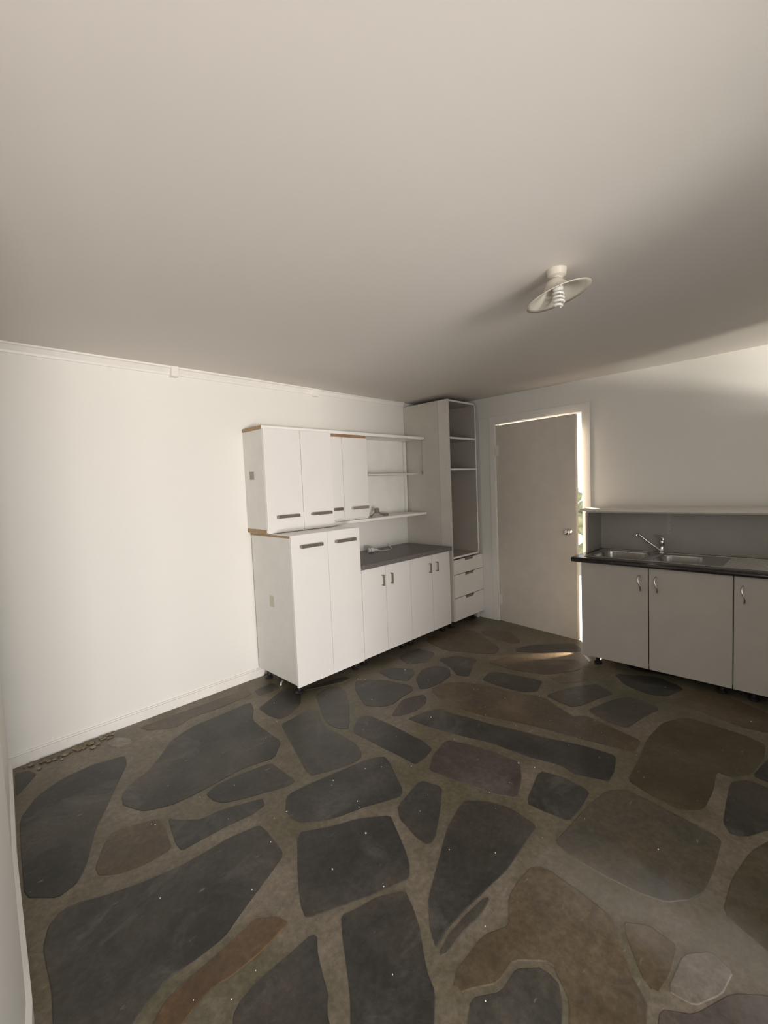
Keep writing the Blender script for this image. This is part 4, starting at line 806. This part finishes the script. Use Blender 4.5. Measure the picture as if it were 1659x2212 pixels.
boxes('brown_strip', [(-1.789, -1.367, -0.262, -0.252, 1.9025, 1.925)], brown_m, W2, bev=0)

# small tangle of old cable and fitting left on the bottom wall shelf
T = thing('old_cable', 'small tangle of dusty cable with a fitting, lying on the bottom wall shelf', 'cable', (-1.08, -0.13, 1.1865))
bm = bmesh.new()
tube(bm, spline([(-1.30, -0.17, 1.2), (-1.26, -0.18, 1.195), (-1.20, -0.12, 1.192), (-1.13, -0.10, 1.22), (-1.12, -0.12, 1.26), (-1.14, -0.15, 1.25),
                 (-1.11, -0.15, 1.21), (-1.06, -0.12, 1.20), (-1.02, -0.16, 1.205), (-0.98, -0.13, 1.192)], 6), 0.0045, 8)
obj('cord', bm, dead_m, T, smooth=True)
bm = bmesh.new()
box(bm, -1.155, -1.115, -0.15, -0.115, 1.215, 1.262, bev=0.008)
obj('fitting', bm, dead_m, T)
bm = bmesh.new()
box(bm, -1.06, -1.01, -0.17, -0.13, 1.187, 1.207, bev=0.006)
obj('fitting', bm, dead_m, T)

# extension lead on the worktop
T = thing('extension_lead', 'white cable socket with its lead lying on the grey worktop', 'cable', (-1.2, -0.17, 0.85))
bm = bmesh.new()
ax = Vector((0.86, -0.28, 0)).normalized()
mm = Matrix.Translation((-1.285, -0.150, 0.874)) @ ax.to_track_quat('Z', 'Y').to_matrix().to_4x4()
lathe(bm, [(0.020, 0.0), (0.0215, 0.003), (0.0215, 0.016), (0.0215, 0.022), (0.0215, 0.046), (0.019, 0.056), (0.011, 0.064), (0.0075, 0.095)], 24, mm)
obj('plug_socket', bm, plastic_m, T, smooth=False)
bm = bmesh.new()
lathe(bm, [(0.0218, 0.0165), (0.0222, 0.0165), (0.0222, 0.0215), (0.0218, 0.0215)], 24, mm, closed=True)
obj('socket_ring', bm, dead_m, T)
bm = bmesh.new()
tube(bm, spline([(-1.20, -0.175, 0.872), (-1.16, -0.19, 0.858), (-1.08, -0.20, 0.855), (-0.99, -0.165, 0.855), (-0.93, -0.10, 0.857), (-0.90, -0.05, 0.862), (-0.87, -0.010, 0.878)], 6), 0.0038, 8)
obj('lead', bm, plastic_m, T, smooth=True)

# ------------------------------------------------------------------ sink run along the entrance wall
XF = -0.560
def bow_handle(y, z0, z1, parent):
    pts = []
    n = 18
    for k in range(n + 1):
        t = k / n
        z = z1 + (z0 - z1) * t
        x = XF - 0.004 - 0.024 * math.sin(math.pi * min(1, t * 1.02)) ** 0.8
        pts.append((x, y + 0.006 * math.sin(2 * math.pi * t) - 0.004 * t, z))
    rad = [0.007 if k in (0, n) else 0.0035 + 0.0025 * abs(math.cos(math.pi * k / n)) for k in range(n + 1)]
    bm = bmesh.new()
    tube(bm, pts, rad, 10)
    return obj('handle', bm, chrome_m, parent, smooth=True)

def sink_unit(y1, ys, y0, label, hy, group):
    T = thing('sink_cabinet', label, 'cabinet', (-0.28, (y0 + y1) / 2, 0), group)
    t = 0.016
    boxes('carcass', [(-0.543, -0.016, y1 - t, y1, 0.085, 0.812), (-0.543, -0.016, y0, y0 + t, 0.085, 0.812),
                      (-0.543, -0.016, y0 + t, y1 - t, 0.085, 0.085 + t), (-0.022, -0.016, y0 + t, y1 - t, 0.101, 0.812)], side_m, T, bev=0.0008)
    ds = [(ys + 0.0025, y1)] + ([(y0, ys - 0.0025)] if ys > y0 else [])
    for (a_, b_), h in zip(ds, hy):
        d = boxes('door', [(XF, XF + 0.016, a_ + 0.001, b_ - 0.001, 0.066, 0.811)], cream_m, T)
        bow_handle(h, 0.640, 0.752, d)
    for x, y in ((-0.50, y1 - 0.10), (-0.50, y0 + 0.06), (-0.09, y1 - 0.10), (-0.09, y0 + 0.06)):
        leg_at(x, y, 0.085, T)
    return T
sink_unit(-1.828, -2.300, -2.781, 'cream two-door sink cupboard with curved chrome handles, nearest the entrance door', (-2.244, -2.350), 'cream cupboards under the sink top')
sink_unit(-2.786, -3.30, -3.80, 'cream sink-run cupboard at the right edge, cut off by the frame', (-2.834, -3.40), 'cream cupboards under the sink top')

# dark worktop with a cut-out for the sink
Y0S, Y1S = -3.27, -1.835      # sink extent in y
X0S, X1S = -0.505, -0.070
o = boxes('sink_worktop', [(-0.585, X0S + 0.012, -3.82, -1.765, 0.814, 0.850), (X1S - 0.012, -0.001, -3.82, -1.765, 0.814, 0.850),
                      (X0S + 0.012, X1S - 0.012, Y1S - 0.012, -1.765, 0.814, 0.850), (X0S + 0.012, X1S - 0.012, -3.82, Y0S + 0.012, 0.814, 0.850)],
          dark_top_m, bev=0)
tag(o, 'dark brown worktop with a glossy front edge around the sink', 'worktop')
bm = bmesh.new()
tube(bm, [(-0.585, -1.765, 0.832), (-0.585, -3.82, 0.832)], 0.018, 14)
e_ = obj('rounded_front_edge', bm, dark_top_m, o, smooth=True)

def rrect(x0, x1, y0, y1, r, n=6):
    P = []
    for cx, cy, a0 in ((x1 - r, y1 - r, 0), (x0 + r, y1 - r, 90), (x0 + r, y0 + r, 180), (x1 - r, y0 + r, 270)):
        for k in range(n + 1):
            a_ = math.radians(a0 + 90 * k / n)
            P.append((cx + r * math.cos(a_), cy + r * math.sin(a_)))
    return P

def cell(bm, cx0, cx1, cy0, cy1, x0, x1, y0, y1, r, z, depth, n=6):
    """flat cell with a rounded bowl sunk into it"""
    rim = rrect(x0, x1, y0, y1, r, n)
    outer = []
    for q in range(4):
        c = ((cx1, cy1), (cx0, cy1), (cx0, cy0), (cx1, cy0))[q]
        for k in range(n + 1):
            outer.append(c)
    N = len(rim)
    rv = [bm.verts.new((x, y, z)) for x, y in rim]
    corners = [bm.verts.new((x, y, z)) for x, y in ((cx1, cy1), (cx0, cy1), (cx0, cy0), (cx1, cy0))]
    for q in range(4):
        for k in range(n):
            bm.faces.new((corners[q], rv[q * (n + 1) + k + 1], rv[q * (n + 1) + k]))
        nxt = ((q + 1) * (n + 1)) % N
        bm.faces.new((corners[q], corners[(q + 1) % 4], rv[nxt], rv[q * (n + 1) + n]))
    prev = rv
    for ins, dz in ((0.003, -0.002), (0.006, -0.010), (0.016, -depth + 0.03), (0.024, -depth + 0.012), (0.045, -depth)):
        ring = rrect(x0 + ins, x1 - ins, y0 + ins, y1 - ins, max(r - ins * 0.5, 0.01), n)
        cur = [bm.verts.new((x, y, z + dz)) for x, y in ring]
        for k in range(N):
            bm.faces.new((prev[k], prev[(k + 1) % N], cur[(k + 1) % N], cur[k]))
        prev = cur
    bm.faces.new(prev)

ZS = 0.8525
S = thing('kitchen_sink', 'stainless steel double-bowl sink with drainer set into the dark worktop', 'sink', (-0.29, -2.3, 0.85))
bm = bmesh.new()
cell(bm, X0S, X1S, -2.255, Y1S, -0.470, -0.125, -2.225, -1.870, 0.07, ZS, 0.155)
cell(bm, X0S, X1S, -2.640, -2.255, -0.470, -0.150, -2.595, -2.290, 0.07, ZS, 0.145)
bmesh.ops.remove_doubles(bm, verts=bm.verts, dist=0.0002)
obj('bowls', bm, steel_m, S, smooth=False)
bm = bmesh.new()
box(bm, X0S, X1S, Y0S, -2.640, ZS - 0.002, ZS + 0.0, bev=0)
for k in range(9):
    yy = -2.70 - 0.0
    xx = -0.46 + 0.042 * k
    box(bm, xx, xx + 0.012, -3.20, -2.72, ZS - 0.0005, ZS + 0.003, bev=0.001)
obj('drainer', bm, steel_m, S)
bm = bmesh.new()
for (a_, b_, c_, d_) in ((X0S - 0.004, X0S + 0.004, Y0S, Y1S), (X1S - 0.004, X1S + 0.004, Y0S, Y1S), (X0S, X1S, Y1S - 0.004, Y1S + 0.004), (X0S, X1S, Y0S - 0.004, Y0S + 0.004)):
    box(bm, a_, b_, c_, d_, 0.8502, 0.8555, bev=0.0015)
obj('raised_rim', bm, steel_m, S)
for x, y in ((-0.30, -2.05), (-0.31, -2.44)):
    bm = bmesh.new()
    lathe(bm, [(0.038, ZS - 0.152), (0.040, ZS - 0.148 + (0.01 if y < -2.2 else 0)), (0.030, ZS - 0.149 + (0.01 if y < -2.2 else 0)), (0.005, ZS - 0.151)], 24, Matrix.Translation((x, y, 0)))
    obj('drain', bm, chrome_m, S, smooth=True)

# mixer tap
T = thing('mixer_tap', 'chrome mixer tap with a long swivel spout behind the sink bowls', 'tap', (-0.10, -2.285, 0.853))
bm = bmesh.new()
lathe(bm, [(0.027, 0.853), (0.027, 0.860), (0.019, 0.866), (0.0165, 0.905), (0.0165, 0.930), (0.0185, 0.935), (0.018, 0.952), (0.012, 0.960), (0.004, 0.962)], 28, Matrix.Translation((-0.100, -2.285, 0)))
obj('tap_body', bm, chrome_m, T, smooth=True)
bm = bmesh.new()
tube(bm, spline([(-0.104, -2.276, 0.872), (-0.118, -2.238, 0.906), (-0.137, -2.186, 0.952), (-0.153, -2.142, 0.994), (-0.159, -2.130, 1.003), (-0.164, -2.121, 1.000), (-0.165, -2.119, 0.990)], 6), 0.0095, 14)
obj('spout', bm, chrome_m, T, smooth=True)
bm = bmesh.new()
tube(bm, spline([(-0.100, -2.288, 0.955), (-0.098, -2.290, 0.972), (-0.104, -2.284, 0.983), (-0.126, -2.256, 0.990), (-0.142, -2.236, 0.998)], 6), [0.011] * 8 + [0.009] * 8 + [0.007] * 9, 12)
obj('lever', bm, chrome_m, T, smooth=True)

# raised shelf (hutch) above the sink
Hh = thing('sink_shelf', 'white raised shelf with a grey back panel above the sink', 'shelf', (-0.17, -2.8, 0.85))
hut_m = mat('hutch_board', (0.40, 0.375, 0.33), 0.5)
boxes('shelf_board', [(-0.350, -0.014, -3.80, -1.742, 1.197, 1.218)], mat('hutch_top', (0.70, 0.65, 0.58), 0.3), Hh, bev=0.002)
boxes('front_rail', [(-0.338, -0.326, -3.79, -1.790, 1.187, 1.1968)], cream_m, Hh, bev=0.001)
boxes('side_panel', [(-0.336, -0.014, -1.800, -1.784, 0.8505, 1.1868)], hut_m, Hh)
boxes('back_panel', [(-0.0135, -0.003, -3.80, -1.80, 0.8505, 1.196)], hut_m, Hh, bev=0)
for z in (1.02, 1.09):
    bm = bmesh.new()
    bmesh.ops.create_cone(bm, cap_ends=True, segments=12, radius1=0.0045, radius2=0.004, depth=0.004,
                          matrix=Matrix.Translation((-0.015, -2.315, z)) @ Matrix.Rotation(math.radians(90), 4, 'Y'))
    obj('screw', bm, plate_m, Hh)
boxes('joint_strip', [(-0.0155, -0.0135, -2.325, -2.300, 1.00, 1.19)], cream_m, Hh, bev=0)

# waste pipe leaning by the cabinet foot
bm = bmesh.new()
tube(bm, [(-0.53, -1.826, 0.064), (-0.535, -1.845, 0.045), (-0.548, -1.885, 0.016)], 0.0125, 14)
o = obj('waste_pipe', bm, plastic_m, smooth=True)
tag(o, 'short white plastic pipe end sticking out under the sink cupboard', 'pipe')
bm = bmesh.new()
tube(bm, [(-2.385, -0.298, 0.012), (-2.36, -0.262, 0.012), (-2.33, -0.24, 0.012)], 0.0065, 10)
o = obj('plastic_offcut', bm, plastic_m, smooth=True)
tag(o, 'small white plastic offcut on the floor under the chest-high cupboard', 'debris')

# ------------------------------------------------------------------ ceiling light
T = thing('ceiling_light', 'cream ceiling light with a tilted coolie shade and a spiral bulb', 'lamp', (-2.24, -2.385, H))
bm = bmesh.new()
lathe(bm, [(0.039, H + 0.004), (0.040, H - 0.004), (0.036, H - 0.026), (0.024, H - 0.034), (0.022, H - 0.044)], 28, Matrix.Translation((-2.245, -2.388, 0)))
obj('ceiling_rose', bm, shade_m, T, smooth=False)
view = Vector((0.709, 0.702, 0.0)).normalized()
side = Vector((0.702, -0.709, 0.0))
TM = Matrix.Translation((-2.250, -2.394, 2.236)) @ Matrix.Rotation(math.radians(-3), 4, side) @ Matrix.Rotation(math.radians(-15), 4, view)
bm = bmesh.new()
prof = [(0.024, 0.066), (0.031, 0.060), (0.041, 0.044), (0.056, 0.026), (0.082, 0.010), (0.110, 0.001), (0.130, -0.004)]
full = prof + [(0.1305, -0.0065), (0.110, -0.0015), (0.081, 0.007), (0.055, 0.023), (0.039, 0.041), (0.029, 0.056), (0.022, 0.062)]
lathe(bm, full, 56, TM, closed=True)
obj('lamp_shade', bm, shade_m, T, smooth=True)
bm = bmesh.new()
TB = Matrix.Translation((-2.250, -2.395, 2.238)) @ Matrix.Rotation(math.radians(-4), 4, view)
lathe(bm, [(0.014, 0.085), (0.018, 0.060), (0.0205, 0.052), (0.0215, 0.020), (0.017, 0.012)], 24, TB)
obj('bulb_base', bm, cfl_m, T, smooth=False)
bm = bmesh.new()
pts = []
for k in range(97):
    t = k / 96
    a_ = t * 4.0 * 2 * math.pi
    rr = 0.0195 if t < 0.86 else 0.0195 * (1 - (t - 0.86) / 0.14 * 0.75)
    pts.append(TB @ Vector((rr * math.cos(a_), rr * math.sin(a_), 0.012 - 0.062 * t)))
tube(bm, pts, 0.0052, 8)
obj('spiral_tube', bm, cfl_m, T, smooth=True)
